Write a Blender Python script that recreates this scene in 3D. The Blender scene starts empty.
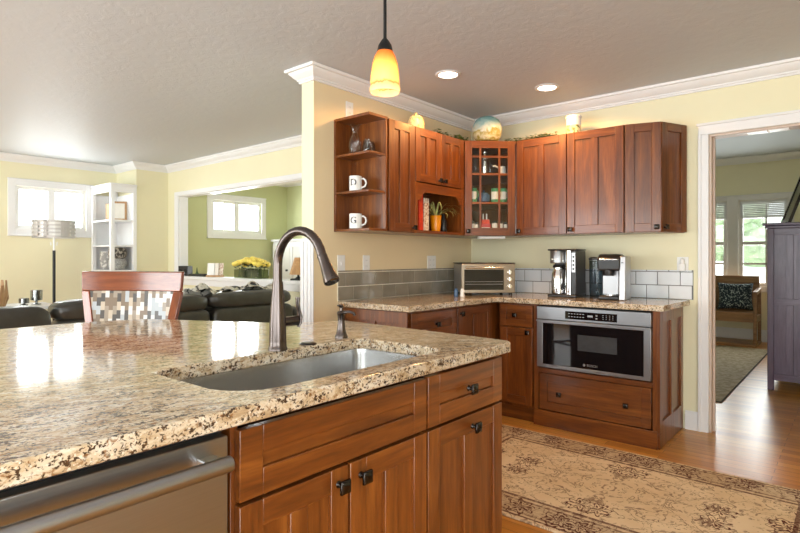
import bpy, bmesh, math, random
from mathutils import Vector, Matrix
R = random.Random(7)
PI = math.pi
S = bpy.context.scene
COL = S.collection

# ---------------------------------------------------------------- camera
cam_d = bpy.data.cameras.new('camera')
cam = bpy.data.objects.new('camera', cam_d)
COL.objects.link(cam)
YAW = math.atan2(458, 545)
cam.location = (2.73, -4.27, 1.21)
cam.rotation_euler = (PI / 2, 0, YAW)
cam_d.sensor_width = 36
cam_d.lens = 545 / 800 * 36
cam_d.shift_y = -8.5 / 800
cam_d.clip_start = 0.05
cam_d.clip_end = 200
S.camera = cam

# ---------------------------------------------------------------- world, exposure
S.view_settings.view_transform = 'Standard'
S.view_settings.look = 'None'
S.view_settings.gamma = 1
S.view_settings.use_curve_mapping = False
S.view_settings.exposure = 0.32
W = bpy.data.worlds.new('world')
S.world = W
W.use_nodes = True
bg = W.node_tree.nodes['Background']
bg.inputs[0].default_value = (0.90, 0.96, 1.0, 1)
bg.inputs[1].default_value = 2.2


def area(name, loc, rot, sx, sy, power, color=(1, 1, 1)):
    d = bpy.data.lights.new(name, 'AREA')
    d.shape = 'RECTANGLE'
    d.size, d.size_y, d.energy, d.color = sx, sy, power, color
    o = bpy.data.objects.new(name, d)
    o.location, o.rotation_euler = loc, rot
    COL.objects.link(o)
    return o


DAY = (0.95, 0.98, 1.0)
UP = PI / 2 + .32    # daylight comes in with the ground-reflected light, slightly upward
# daylight at each window, just outside the glass; two unseen windows are added fill
area('daylight_living', (-5.32, -1.81, 1.84), (0, -UP, 0), 0.62, 0.9, 28, DAY)
area('daylight_sunroom', (-4.67, 0.43, 1.83), (0, -UP, 0), 0.62, 0.95, 45, DAY)
area('daylight_living_side', (-2.7, -7.36, 1.3), (UP, 0, 0), 3.8, 1.9, 170, DAY)
area('added_fill_front', (2.4, -7.36, 1.15), (UP, 0, 0), 4.2, 2.1, 150, DAY)  # unseen glass front, added to light the kitchen evenly from the camera side
area('added_fill_right', (5.36, -5.6, 1.35), (0, UP, 0), 1.9, 2.4, 120, DAY)  # unseen side window, added as fill for the kitchen
area('daylight_sunroom_side', (-1.55, 3.16, 1.4), (-UP, 0, 0), 2.4, 1.6, 120, DAY)
area('daylight_hall_right', (1.68, 5.36, 1.42), (-UP, 0, 0), .6, 1.25, 24, DAY)
area('daylight_hall_left', (0.79, 5.36, 1.42), (-UP, 0, 0), .85, 1.25, 30, DAY)

# ---------------------------------------------------------------- mesh helpers


class MB:
    def __init__(s):
        s.bm = bmesh.new()

    def _f(s, vs, mi):
        try:
            f = s.bm.faces.new(vs)
            f.material_index = mi
            return f
        except ValueError:
            return None

    def box(s, x0, x1, y0, y1, z0, z1, mi=0):
        x0, x1 = min(x0, x1), max(x0, x1)
        y0, y1 = min(y0, y1), max(y0, y1)
        z0, z1 = min(z0, z1), max(z0, z1)
        v = [s.bm.verts.new(p) for p in ((x0, y0, z0), (x1, y0, z0), (x1, y1, z0), (x0, y1, z0),
                                         (x0, y0, z1), (x1, y0, z1), (x1, y1, z1), (x0, y1, z1))]
        for q in ((3, 2, 1, 0), (4, 5, 6, 7), (0, 1, 5, 4), (1, 2, 6, 5), (2, 3, 7, 6), (3, 0, 4, 7)):
            s._f([v[i] for i in q], mi)
        return s

    def prism(s, pts, z0, z1, mi=0, ax='z'):
        """polygon pts extruded along ax (pts in the two other axes, in order)"""
        def P(a, b, c):
            return (a, b, c) if ax == 'z' else ((c, a, b) if ax == 'x' else (a, c, b))
        lo = [s.bm.verts.new(P(a, b, z0)) for a, b in pts]
        hi = [s.bm.verts.new(P(a, b, z1)) for a, b in pts]
        n = len(pts)
        s._f(lo[::-1], mi)
        s._f(hi, mi)
        for i in range(n):
            s._f([lo[i], lo[(i + 1) % n], hi[(i + 1) % n], hi[i]], mi)
        return s

    def lathe(s, prof, c=(0, 0, 0), n=24, mi=0, ax='z', caps=True):
        rings = []
        for r, h in prof:
            ring = []
            for k in range(n):
                t = 2 * PI * k / n
                a, b = r * math.cos(t), r * math.sin(t)
                p = (a, b, h) if ax == 'z' else ((h, a, b) if ax == 'x' else (a, h, b))
                ring.append(s.bm.verts.new((c[0] + p[0], c[1] + p[1], c[2] + p[2])))
            rings.append(ring)
        for A, B in zip(rings, rings[1:]):
            for k in range(n):
                s._f([A[k], A[(k + 1) % n], B[(k + 1) % n], B[k]], mi)
        if caps:
            s._f(rings[0][::-1], mi)
            s._f(rings[-1], mi)
        return s

    def tube(s, path, radii, n=12, mi=0, caps=True, flat=1.0, up0=None):
        path = [Vector(p) for p in path]
        if not isinstance(radii, (list, tuple)):
            radii = [radii] * len(path)
        rings = []
        up = Vector(up0) if up0 else None
        for i, p in enumerate(path):
            t = (path[min(i + 1, len(path) - 1)] - path[max(i - 1, 0)]).normalized()
            if up is None:
                up = Vector((0, 0, 1)) if abs(t.z) < 0.9 else Vector((1, 0, 0))
            u = (up - t * up.dot(t)).normalized()
            w = t.cross(u)
            up = u
            rings.append([s.bm.verts.new(p + (u * math.cos(2 * PI * k / n) * flat + w * math.sin(2 * PI * k / n)) * radii[i])
                          for k in range(n)])
        for A, B in zip(rings, rings[1:]):
            for k in range(n):
                s._f([A[k], A[(k + 1) % n], B[(k + 1) % n], B[k]], mi)
        if caps:
            s._f(rings[0][::-1], mi)
            s._f(rings[-1], mi)
        return s

    def ball(s, c, r, n=12, m=8, mi=0, jit=0, rnd=R):
        if not isinstance(r, (tuple, list)):
            r = (r, r, r)
        rows = []
        for i in range(1, m):
            ph = PI * i / m
            row = []
            for k in range(n):
                t = 2 * PI * k / n
                j = 1 + (rnd.random() - .5) * jit
                row.append(s.bm.verts.new((c[0] + r[0] * j * math.sin(ph) * math.cos(t),
                                           c[1] + r[1] * j * math.sin(ph) * math.sin(t),
                                           c[2] + r[2] * j * math.cos(ph))))
            rows.append(row)
        top = s.bm.verts.new((c[0], c[1], c[2] + r[2]))
        bot = s.bm.verts.new((c[0], c[1], c[2] - r[2]))
        for A, B in zip(rows, rows[1:]):
            for k in range(n):
                s._f([A[k], B[k], B[(k + 1) % n], A[(k + 1) % n]], mi)
        for k in range(n):
            s._f([top, rows[0][k], rows[0][(k + 1) % n]], mi)
            s._f([bot, rows[-1][(k + 1) % n], rows[-1][k]], mi)
        return s

    def grid(s, fn, nu, nv, mi=0):
        V = [[s.bm.verts.new(fn(i / nu, j / nv)) for j in range(nv + 1)] for i in range(nu + 1)]
        for i in range(nu):
            for j in range(nv):
                s._f([V[i][j], V[i + 1][j], V[i + 1][j + 1], V[i][j + 1]], mi)
        return s

    def sbox(s, c, h, p=5, n=20, m=12, mi=0, wob=0, tilt=None):
        """soft superellipsoid cushion, half sizes h"""
        def sg(v, e):
            return math.copysign(abs(v) ** e, v)
        e = 2 / p
        ph0 = R.random() * 6
        rows = []
        for i in range(1, m):
            a = PI * i / m - PI / 2
            row = []
            for k in range(n):
                t = 2 * PI * k / n
                q = Vector((h[0] * sg(math.cos(a), e) * sg(math.cos(t), e),
                            h[1] * sg(math.cos(a), e) * sg(math.sin(t), e), h[2] * sg(math.sin(a), e)))
                if wob:
                    q *= 1 + wob * math.sin(5 * t + 3 * a + ph0) * math.cos(7 * t - 4 * a)
                if tilt:
                    q = tilt @ q
                row.append(s.bm.verts.new(Vector(c) + q))
            rows.append(row)
        b = s.bm.verts.new(Vector(c) + (tilt @ Vector((0, 0, -h[2])) if tilt else Vector((0, 0, -h[2]))))
        tp = s.bm.verts.new(Vector(c) + (tilt @ Vector((0, 0, h[2])) if tilt else Vector((0, 0, h[2]))))
        for A, B in zip(rows, rows[1:]):
            for k in range(n):
                s._f([A[k], A[(k + 1) % n], B[(k + 1) % n], B[k]], mi)
        for k in range(n):
            s._f([b, rows[0][(k + 1) % n], rows[0][k]], mi)
            s._f([tp, rows[-1][k], rows[-1][(k + 1) % n]], mi)
        return s

    def xf(s, M):
        s.bm.transform(M)
        return s

    def build(s, name, mats, parent=None, bevel=0, seg=2, loc=(0, 0, 0), rz=0, smooth=True, ang=35, solid=0):
        bmesh.ops.recalc_face_normals(s.bm, faces=s.bm.faces[:])
        me = bpy.data.meshes.new(name)
        s.bm.to_mesh(me)
        s.bm.free()
        if not isinstance(mats, (list, tuple)):
            mats = [mats]
        for m in mats:
            me.materials.append(m)
        if smooth:
            me.polygons.foreach_set('use_smooth', [True] * len(me.polygons))
            me.set_sharp_from_angle(angle=math.radians(ang))
        o = bpy.data.objects.new(name, me)
        COL.objects.link(o)
        o.location = loc
        o.rotation_euler = (0, 0, rz)
        if parent:
            o.parent = parent
        if solid:
            md = o.modifiers.new('solid', 'SOLIDIFY')
            md.thickness = solid
            md.offset = 0
        if bevel:
            md = o.modifiers.new('bevel', 'BEVEL')
            md.width, md.segments, md.limit_method = bevel, seg, 'ANGLE'
            md.angle_limit = math.radians(40)
        return o


def tag(o, label, cat, group=None):
    o['label'] = label
    o['category'] = cat
    if group:
        o['group'] = group
    return o


def thing(name, label, cat, loc=(0, 0, 0), rz=0, group=None):
    o = bpy.data.objects.new(name, None)
    COL.objects.link(o)
    o.empty_display_size = .05
    o.location = loc
    o.rotation_euler = (0, 0, rz)
    return tag(o, label, cat, group)


def struct(name, mb, mats, parent=None, **k):
    o = mb.build(name, mats, parent, **k)
    if not parent:
        o['kind'] = 'structure'
    return o


def dup(root, loc, rz=None, label=None, group=None):
    r = root.copy()
    COL.objects.link(r)
    r.location = loc
    if rz is not None:
        r.rotation_euler = (0, 0, rz)
    if label:
        r['label'] = label
    if group:
        r['group'] = group
    for ch in list(root.children):
        c = ch.copy()
        COL.objects.link(c)
        c.parent = r
        for g in list(ch.children):
            d = g.copy()
            COL.objects.link(d)
            d.parent = c
    return r


def text_mesh(name, body, size, mat, parent, loc, rot=(PI / 2, 0, 0), ext=.0006, wrap_r=None, bold=0):
    cu = bpy.data.curves.new(name, 'FONT')
    cu.body, cu.size, cu.extrude, cu.align_x, cu.align_y = body, size, ext, 'CENTER', 'CENTER'
    cu.offset = bold
    tmp = bpy.data.objects.new(name, cu)
    COL.objects.link(tmp)
    dg = bpy.context.evaluated_depsgraph_get()
    me = bpy.data.meshes.new_from_object(tmp.evaluated_get(dg))
    bpy.data.objects.remove(tmp)
    bpy.data.curves.remove(cu)
    me.materials.clear()
    me.materials.append(mat)
    if wrap_r:
        for v in me.vertices:
            t = v.co.x / wrap_r
            rr = wrap_r + v.co.z
            v.co = Vector((rr * math.sin(t), -rr * math.cos(t), v.co.y))
        rot = (0, 0, 0)
    o = bpy.data.objects.new(name, me)
    COL.objects.link(o)
    o.parent = parent
    o.location = loc
    o.rotation_euler = rot
    return o


# ---------------------------------------------------------------- materials
def srgb(r, g, b):
    f = lambda c: (c / 12.92 if c <= .04045 else ((c + .055) / 1.055) ** 2.4)
    return (f(r / 255), f(g / 255), f(b / 255), 1)


def newmat(name):
    m = bpy.data.materials.new(name)
    m.use_nodes = True
    nt = m.node_tree
    return m, nt, nt.nodes['Principled BSDF']


def N(nt, typ, **kw):
    n = nt.nodes.new(typ)
    for k, v in kw.items():
        setattr(n, k, v)
    return n


def L(nt, a, b):
    nt.links.new(a, b)


def ramp(nt, stops, interp='LINEAR'):
    n = N(nt, 'ShaderNodeValToRGB')
    cr = n.color_ramp
    cr.interpolation = interp
    while len(cr.elements) < len(stops):
        cr.elements.new(.5)
    for e, (p, c) in zip(cr.elements, stops):
        e.position = p
        e.color = c
    return n


def coords(nt, scale=(1, 1, 1), rot=(0, 0, 0), rand=True):
    tc = N(nt, 'ShaderNodeTexCoord')
    mp = N(nt, 'ShaderNodeMapping')
    mp.inputs['Scale'].default_value = scale
    mp.inputs['Rotation'].default_value = rot
    if rand:
        oi = N(nt, 'ShaderNodeObjectInfo')
        mu = N(nt, 'ShaderNodeVectorMath', operation='SCALE')
        mu.inputs[0].default_value = (7.3, 3.1, 5.7)
        L(nt, oi.outputs['Random'], mu.inputs['Scale'])
        ad = N(nt, 'ShaderNodeVectorMath', operation='ADD')
        L(nt, tc.outputs['Object'], ad.inputs[0])
        L(nt, mu.outputs[0], ad.inputs[1])
        L(nt, ad.outputs[0], mp.inputs[0])
    else:
        L(nt, tc.outputs['Object'], mp.inputs[0])
    return mp


def noise(nt, vec, scale, detail=4, rough=.55, dist=0):
    n = N(nt, 'ShaderNodeTexNoise')
    n.inputs['Scale'].default_value = scale
    n.inputs['Detail'].default_value = detail
    n.inputs['Roughness'].default_value = rough
    n.inputs['Distortion'].default_value = dist
    L(nt, vec.outputs[0], n.inputs['Vector'])
    return n


def bump(nt, bs, h, strength, dist=.01):
    b = N(nt, 'ShaderNodeBump')
    b.inputs['Strength'].default_value = strength
    b.inputs['Distance'].default_value = dist
    L(nt, h, b.inputs['Height'])
    L(nt, b.outputs[0], bs.inputs['Normal'])


def plain(name, col, rough=.5, metal=0, var=.06, vs=6, coat=0, bmp=0, bs_=40, spec=None):
    """one colour with a slight procedural mottling"""
    m, nt, b = newmat(name)
    mp = coords(nt)
    n = noise(nt, mp, vs, 3)
    lo = tuple(c * (1 - var) for c in col[:3]) + (1,)
    hi = tuple(min(1, c * (1 + var)) for c in col[:3]) + (1,)
    r = ramp(nt, [(.3, lo), (.7, hi)])
    L(nt, n.outputs[0], r.inputs[0])
    L(nt, r.outputs[0], b.inputs['Base Color'])
    b.inputs['Roughness'].default_value = rough
    b.inputs['Metallic'].default_value = metal
    b.inputs['Coat Weight'].default_value = coat
    if spec is not None:
        b.inputs['Specular IOR Level'].default_value = spec
    if bmp:
        n2 = noise(nt, mp, bs_, 3)
        bump(nt, b, n2.outputs[0], bmp)
    return m


def wood(name, cols, axis='z', rough=.3, coat=.25, sc=1.0, streak=.5):
    m, nt, b = newmat(name)
    s = {'z': (14, 14, 1.1), 'x': (1.1, 14, 14), 'y': (14, 1.1, 14)}[axis]
    mp = coords(nt, tuple(v * sc for v in s))
    n = noise(nt, mp, 1.6, 6, .6, .8)
    n2 = noise(nt, mp, 9, 3, .6)
    mx = N(nt, 'ShaderNodeMix', data_type='FLOAT')
    mx.inputs['Factor'].default_value = .3
    L(nt, n.outputs[0], mx.inputs[2])
    L(nt, n2.outputs[0], mx.inputs[3])
    r = ramp(nt, [(.32, cols[0]), (.5, cols[1]), (.68, cols[2])])
    L(nt, mx.outputs[0], r.inputs[0])
    oi = N(nt, 'ShaderNodeObjectInfo')
    hs = N(nt, 'ShaderNodeHueSaturation')
    mr = N(nt, 'ShaderNodeMapRange')
    mr.inputs['To Min'].default_value = .88
    mr.inputs['To Max'].default_value = 1.12
    L(nt, oi.outputs['Random'], mr.inputs['Value'])
    L(nt, mr.outputs[0], hs.inputs['Value'])
    L(nt, r.outputs[0], hs.inputs['Color'])
    L(nt, hs.outputs[0], b.inputs['Base Color'])
    b.inputs['Roughness'].default_value = rough
    b.inputs['Coat Weight'].default_value = coat
    b.inputs['Coat Roughness'].default_value = .12
    bump(nt, b, n2.outputs[0], .03, .002)
    return m


M = {}
CH = [srgb(79, 39, 14), srgb(113, 60, 20), srgb(144, 84, 32)]
M['wood_v'] = wood('cherry_vertical', CH, 'z')
M['wood_h'] = wood('cherry_horizontal', CH, 'x')
M['wood_y'] = wood('cherry_depth', CH, 'y')
WD = [M['wood_v'], M['wood_h'], M['wood_y']]
AR = [srgb(74, 54, 76), srgb(94, 74, 98), srgb(114, 94, 116)]
M['arm_v'] = wood('plum_stain_vertical', AR, 'z', .35)
M['arm_h'] = wood('plum_stain_horizontal', AR, 'x', .35)
BN = [srgb(120, 84, 50), srgb(150, 110, 70), srgb(172, 132, 90)]
M['bench'] = wood('bench_oak', BN, 'x', .4, .1)
CR = [srgb(96, 44, 22), srgb(128, 62, 32), srgb(150, 80, 44)]
M['chair'] = wood('stool_cherry', CR, 'x', .18, .5)
M['tan_wood'] = wood('tan_wood', [srgb(150, 110, 70), srgb(180, 138, 92), srgb(200, 160, 112)], 'z', .5, 0)
M['paint'] = plain('yellow_paint', (.805, .758, .525, 1), .6, 0, .015, 3, bmp=.05, bs_=120)
M['downlit_paint'] = plain('downlit_yellow_paint', (.80, .66, .42, 1), .6, 0, .015, 3, bmp=.05, bs_=120)  # yellow wall paint with the warm downlight glow mixed into its colour
M['green'] = plain('green_paint', (.56, .58, .32, 1), .6, 0, .015, 3, bmp=.05, bs_=120)
M['white'] = plain('white_trim', (.80, .80, .80, 1), .35, 0, .01, 3)
M['bounce_jamb'] = plain('floor_bounce_jamb', (.62, .50, .42, 1), .4, 0, .03)  # floor bounce and shade put into the jamb colour
M['jamb'] = plain('painted_jamb', (.72, .70, .68, 1), .4, 0, .02)
M['steel'] = None


def ceiling_mat():
    m, nt, b = newmat('textured_ceiling')
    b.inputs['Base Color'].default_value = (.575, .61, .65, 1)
    b.inputs['Roughness'].default_value = .55
    mp = coords(nt, rand=False)
    n = noise(nt, mp, 16, 5, .6, .6)
    r = ramp(nt, [(.42, (0, 0, 0, 1)), (.58, (1, 1, 1, 1))])
    L(nt, n.outputs[0], r.inputs[0])
    bump(nt, b, r.outputs[0], .12, .006)
    return m


M['ceiling'] = ceiling_mat()


def floor_mat():
    m, nt, b = newmat('oak_strip_floor')
    mp = coords(nt, rand=False)
    br = N(nt, 'ShaderNodeTexBrick')
    br.inputs['Scale'].default_value = 1
    br.inputs['Brick Width'].default_value = .9
    br.inputs['Row Height'].default_value = .07
    br.inputs['Mortar Size'].default_value = .0012
    br.inputs['Color1'].default_value = (0, 0, 0, 1)
    br.inputs['Color2'].default_value = (1, 1, 1, 1)
    br.inputs['Mortar'].default_value = (.5, .5, .5, 1)
    br.offset_frequency = 2
    br.offset = .37
    L(nt, mp.outputs[0], br.inputs['Vector'])
    mp2 = N(nt, 'ShaderNodeMapping')
    mp2.inputs['Scale'].default_value = (1.2, 18, 1)
    L(nt, mp.outputs[0], mp2.inputs[0])
    sc = N(nt, 'ShaderNodeVectorMath', operation='MULTIPLY_ADD')
    L(nt, br.outputs['Color'], sc.inputs[0])
    sc.inputs[1].default_value = (5, 9, 0)
    L(nt, mp2.outputs[0], sc.inputs[2])
    n = noise(nt, sc, 2.0, 6, .6, .7)
    mx = N(nt, 'ShaderNodeMix', data_type='FLOAT')
    mx.inputs['Factor'].default_value = .4
    L(nt, n.outputs[0], mx.inputs[2])
    L(nt, br.outputs['Color'], mx.inputs[3])
    r = ramp(nt, [(.15, srgb(168, 104, 36)), (.45, srgb(204, 136, 54)), (.8, srgb(228, 168, 84))])
    L(nt, mx.outputs[0], r.inputs[0])
    mo = N(nt, 'ShaderNodeMix', data_type='RGBA')
    L(nt, br.outputs['Fac'], mo.inputs['Factor'])
    L(nt, r.outputs[0], mo.inputs[6])
    mo.inputs[7].default_value = srgb(90, 52, 22)
    L(nt, mo.outputs[2], b.inputs['Base Color'])
    b.inputs['Roughness'].default_value = .30
    b.inputs['Coat Weight'].default_value = .1
    b.inputs['Coat Roughness'].default_value = .25
    bump(nt, b, n.outputs[0], .03, .002)
    return m


M['floor'] = floor_mat()


def granite_mat():
    m, nt, b = newmat('speckled_granite')
    mp = coords(nt, (1, 1, 1), (0, 0, .25), rand=False)
    mps = N(nt, 'ShaderNodeMapping')
    mps.inputs['Scale'].default_value = (2.6, 1, 2.6)
    L(nt, mp.outputs[0], mps.inputs[0])
    n1 = noise(nt, mps, 11, 6, .65, 1.0)
    base = ramp(nt, [(.28, srgb(150, 120, 86)), (.42, srgb(196, 172, 138)), (.54, srgb(216, 200, 174)), (.70, srgb(230, 224, 210))])
    L(nt, n1.outputs[0], base.inputs[0])
    # dark mineral grains
    mp2 = N(nt, 'ShaderNodeMapping')
    mp2.inputs['Scale'].default_value = (1.7, 1, 1.3)
    L(nt, mp.outputs[0], mp2.inputs[0])
    n2 = noise(nt, mp2, 125, 3, .6, .4)
    n3 = noise(nt, mps, 22, 3, .5)
    ad = N(nt, 'ShaderNodeMath', operation='MULTIPLY_ADD')
    L(nt, n3.outputs[0], ad.inputs[0])
    ad.inputs[1].default_value = .55
    L(nt, n2.outputs[0], ad.inputs[2])
    dk = ramp(nt, [(.80, (0, 0, 0, 1)), (.88, (1, 1, 1, 1))])
    L(nt, ad.outputs[0], dk.inputs[0])
    mx = N(nt, 'ShaderNodeMix', data_type='RGBA')
    L(nt, dk.outputs[0], mx.inputs['Factor'])
    L(nt, base.outputs[0], mx.inputs[6])
    mx.inputs[7].default_value = srgb(72, 54, 40)
    # gold-brown grains
    n4 = noise(nt, mp2, 70, 3, .6, .6)
    gk = ramp(nt, [(.56, (0, 0, 0, 1)), (.66, (.8, .8, .8, 1))])
    L(nt, n4.outputs[0], gk.inputs[0])
    m2 = N(nt, 'ShaderNodeMix', data_type='RGBA')
    L(nt, gk.outputs[0], m2.inputs['Factor'])
    L(nt, mx.outputs[2], m2.inputs[6])
    m2.inputs[7].default_value = srgb(140, 96, 52)
    # pale crystals
    n5 = noise(nt, mp2, 110, 2, .5, .2)
    pk = ramp(nt, [(.62, (0, 0, 0, 1)), (.68, (.8, .8, .8, 1))])
    L(nt, n5.outputs[0], pk.inputs[0])
    m3 = N(nt, 'ShaderNodeMix', data_type='RGBA')
    L(nt, pk.outputs[0], m3.inputs['Factor'])
    L(nt, m2.outputs[2], m3.inputs[6])
    m3.inputs[7].default_value = srgb(236, 228, 212)
    L(nt, m3.outputs[2], b.inputs['Base Color'])
    b.inputs['Roughness'].default_value = .09
    b.inputs['Specular IOR Level'].default_value = .6
    return m


M['granite'] = granite_mat()


def steel_mat(name, col, rough, sc, lo=.8, hi=1.25):
    m, nt, b = newmat(name)
    mp = coords(nt, sc)
    n = noise(nt, mp, 4, 4)
    r = ramp(nt, [(.3, tuple(c * .93 for c in col[:3]) + (1,)), (.7, col)])
    L(nt, n.outputs[0], r.inputs[0])
    L(nt, r.outputs[0], b.inputs['Base Color'])
    b.inputs['Metallic'].default_value = 1
    mr = N(nt, 'ShaderNodeMapRange')
    mr.inputs['To Min'].default_value = rough * lo
    mr.inputs['To Max'].default_value = rough * hi
    L(nt, n.outputs[0], mr.inputs['Value'])
    L(nt, mr.outputs[0], b.inputs['Roughness'])
    return m


M['steel'] = steel_mat('brushed_steel', (.345, .355, .37, 1), .33, (2, 2, 120))
M['steel_sink'] = steel_mat('sink_steel', (.46, .46, .455, 1), .26, (9, 9, 1), .9, 1.1)
M['chrome'] = steel_mat('chrome', (.78, .78, .78, 1), .1, (3, 3, 3))
M['bronze'] = steel_mat('dark_nickel', (.115, .095, .088, 1), .24, (5, 5, 30))
M['pewter'] = steel_mat('dark_pewter', (.05, .045, .042, 1), .25, (8, 8, 8))
M['black_metal'] = plain('black_metal', (.02, .02, .02, 1), .4, .6)
M['black_glass'] = plain('black_glass', (.006, .006, .007, 1), .04, 0)
M['black_plastic'] = plain('black_plastic', (.02, .02, .021, 1), .3)
M['grey_plastic'] = plain('silver_plastic', (.42, .42, .43, 1), .3, .7)
M['leather'] = plain('dark_leather', (.045, .043, .036, 1), .3, 0, .25, 9, bmp=.25, bs_=14)
M['ceramic'] = plain('white_ceramic', (.84, .83, .80, 1), .15)
M['ink'] = plain('charcoal_ink', (.08, .08, .09, 1), .5)
M['orange'] = plain('orange_glaze', srgb(238, 150, 12), .2, 0, .1)
M['red'] = plain('red_print', srgb(205, 60, 32), .5, 0, .2, 30)
M['red_tin'] = plain('red_tin', srgb(190, 40, 36), .35, 0, .1)
M['blue'] = plain('slate_blue_glaze', srgb(60, 92, 130), .25, 0, .2)
M['mugreen'] = plain('green_glaze', srgb(60, 140, 96), .3, 0, .2)
M['leaf'] = plain('leaf_green', srgb(96, 128, 58), .5, 0, .5, 14)
M['leaf2'] = plain('variegated_leaf', srgb(170, 176, 110), .5, 0, .4, 30)
M['leafd'] = plain('dark_leaf', srgb(50, 70, 34), .5, 0, .4, 14)
M['rose'] = plain('yellow_petal', srgb(252, 218, 100), .5, 0, .2, 20)
M['outlet'] = plain('outlet_white', (.82, .82, .80, 1), .3)
M['socket'] = plain('socket_grey', (.35, .35, .35, 1), .4)
M['cover_page'] = plain('paper', (.80, .76, .68, 1), .7)
M['grey_fabric'] = plain('grey_weave', (.40, .39, .37, 1), .8, 0, .4, 60)


def glass_mat(name, col=(1, 1, 1, 1), rough=.02, mixf=.5):
    """thin clear glass: transparent with a glossy sheen"""
    m, nt, b = newmat(name)
    out = nt.nodes['Material Output']
    tr = N(nt, 'ShaderNodeBsdfTransparent')
    tr.inputs[0].default_value = col
    gl = N(nt, 'ShaderNodeBsdfGlossy')
    gl.inputs['Roughness'].default_value = rough
    lw = N(nt, 'ShaderNodeLayerWeight')
    lw.inputs[0].default_value = .5
    pw = N(nt, 'ShaderNodeMath', operation='POWER')
    L(nt, lw.outputs['Facing'], pw.inputs[0])
    pw.inputs[1].default_value = 3
    ml = N(nt, 'ShaderNodeMath', operation='MULTIPLY_ADD')
    L(nt, pw.outputs[0], ml.inputs[0])
    ml.inputs[1].default_value = mixf
    ml.inputs[2].default_value = 0.03
    mx = N(nt, 'ShaderNodeMixShader')
    L(nt, ml.outputs[0], mx.inputs[0])
    L(nt, tr.outputs[0], mx.inputs[1])
    L(nt, gl.outputs[0], mx.inputs[2])
    L(nt, mx.outputs[0], out.inputs['Surface'])
    return m


M['pane'] = glass_mat('window_glass', (.97, .98, .97, 1), .02, .5)
M['crystal'] = glass_mat('crystal_glass', (.96, .96, .96, 1), .08, .9)
M['smoke'] = glass_mat('smoked_tank', (.35, .42, .46, 1), .05, .8)


def emit(name, col, s):
    m, nt, b = newmat(name)
    b.inputs['Base Color'].default_value = col
    b.inputs['Emission Color'].default_value = col
    b.inputs['Emission Strength'].default_value = s
    return m


M['bulb'] = emit('warm_bulb', (1, .80, .5, 1), 6)
M['lens'] = emit('downlight_lens', (1, .90, .72, 1), 9)


def shade_mat():
    m, nt, b = newmat('amber_glass_shade')
    tc = N(nt, 'ShaderNodeTexCoord')
    sp = N(nt, 'ShaderNodeSeparateXYZ')
    L(nt, tc.outputs['Object'], sp.inputs[0])
    mp = coords(nt, (6, 6, 2))
    n = noise(nt, mp, 5, 4, .6, 1)
    ad = N(nt, 'ShaderNodeMath', operation='MULTIPLY_ADD')
    L(nt, n.outputs[0], ad.inputs[0])
    ad.inputs[1].default_value = .03
    L(nt, sp.outputs[2], ad.inputs[2])
    mr = N(nt, 'ShaderNodeMapRange')
    mr.inputs['From Min'].default_value = -.60
    mr.inputs['From Max'].default_value = -.44
    L(nt, ad.outputs[0], mr.inputs['Value'])
    r = ramp(nt, [(0, srgb(250, 238, 214)), (.16, srgb(246, 226, 190)), (.18, srgb(224, 170, 104)), (.24, srgb(250, 226, 176)),
                  (.55, srgb(246, 212, 150)), (.95, srgb(222, 156, 84))])
    L(nt, mr.outputs[0], r.inputs[0])
    out = nt.nodes['Material Output']
    tl = N(nt, 'ShaderNodeBsdfTranslucent')
    tp = N(nt, 'ShaderNodeBsdfTransparent')
    L(nt, r.outputs[0], tl.inputs[0])
    L(nt, r.outputs[0], tp.inputs[0])
    L(nt, r.outputs[0], b.inputs['Base Color'])
    b.inputs['Roughness'].default_value = .15
    mx = N(nt, 'ShaderNodeMixShader')
    mx.inputs[0].default_value = .5
    L(nt, b.outputs[0], mx.inputs[1])
    L(nt, tl.outputs[0], mx.inputs[2])
    m2 = N(nt, 'ShaderNodeMixShader')
    m2.inputs[0].default_value = .3
    L(nt, mx.outputs[0], m2.inputs[1])
    L(nt, tp.outputs[0], m2.inputs[2])
    L(nt, m2.outputs[0], out.inputs['Surface'])
    return m


M['shade'] = shade_mat()


def tile_mat():
    m, nt, b = newmat('glazed_subway_tile')
    mp = coords(nt, (1, 1, 1), rand=False)
    n = noise(nt, mp, 5, 2)
    r = ramp(nt, [(.3, srgb(134, 126, 110)), (.7, srgb(160, 152, 136))])
    L(nt, n.outputs[0], r.inputs[0])
    L(nt, r.outputs[0], b.inputs['Base Color'])
    b.inputs['Roughness'].default_value = .08
    return m


M['tile'] = tile_mat()
M['tile_light'] = plain('pale_glazed_tile', srgb(232, 237, 242), .08, 0, .04)
M['grout_dark'] = plain('grey_grout', srgb(110, 112, 112), .8)
M['grout'] = plain('pale_grout', srgb(236, 230, 214), .8)


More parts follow.
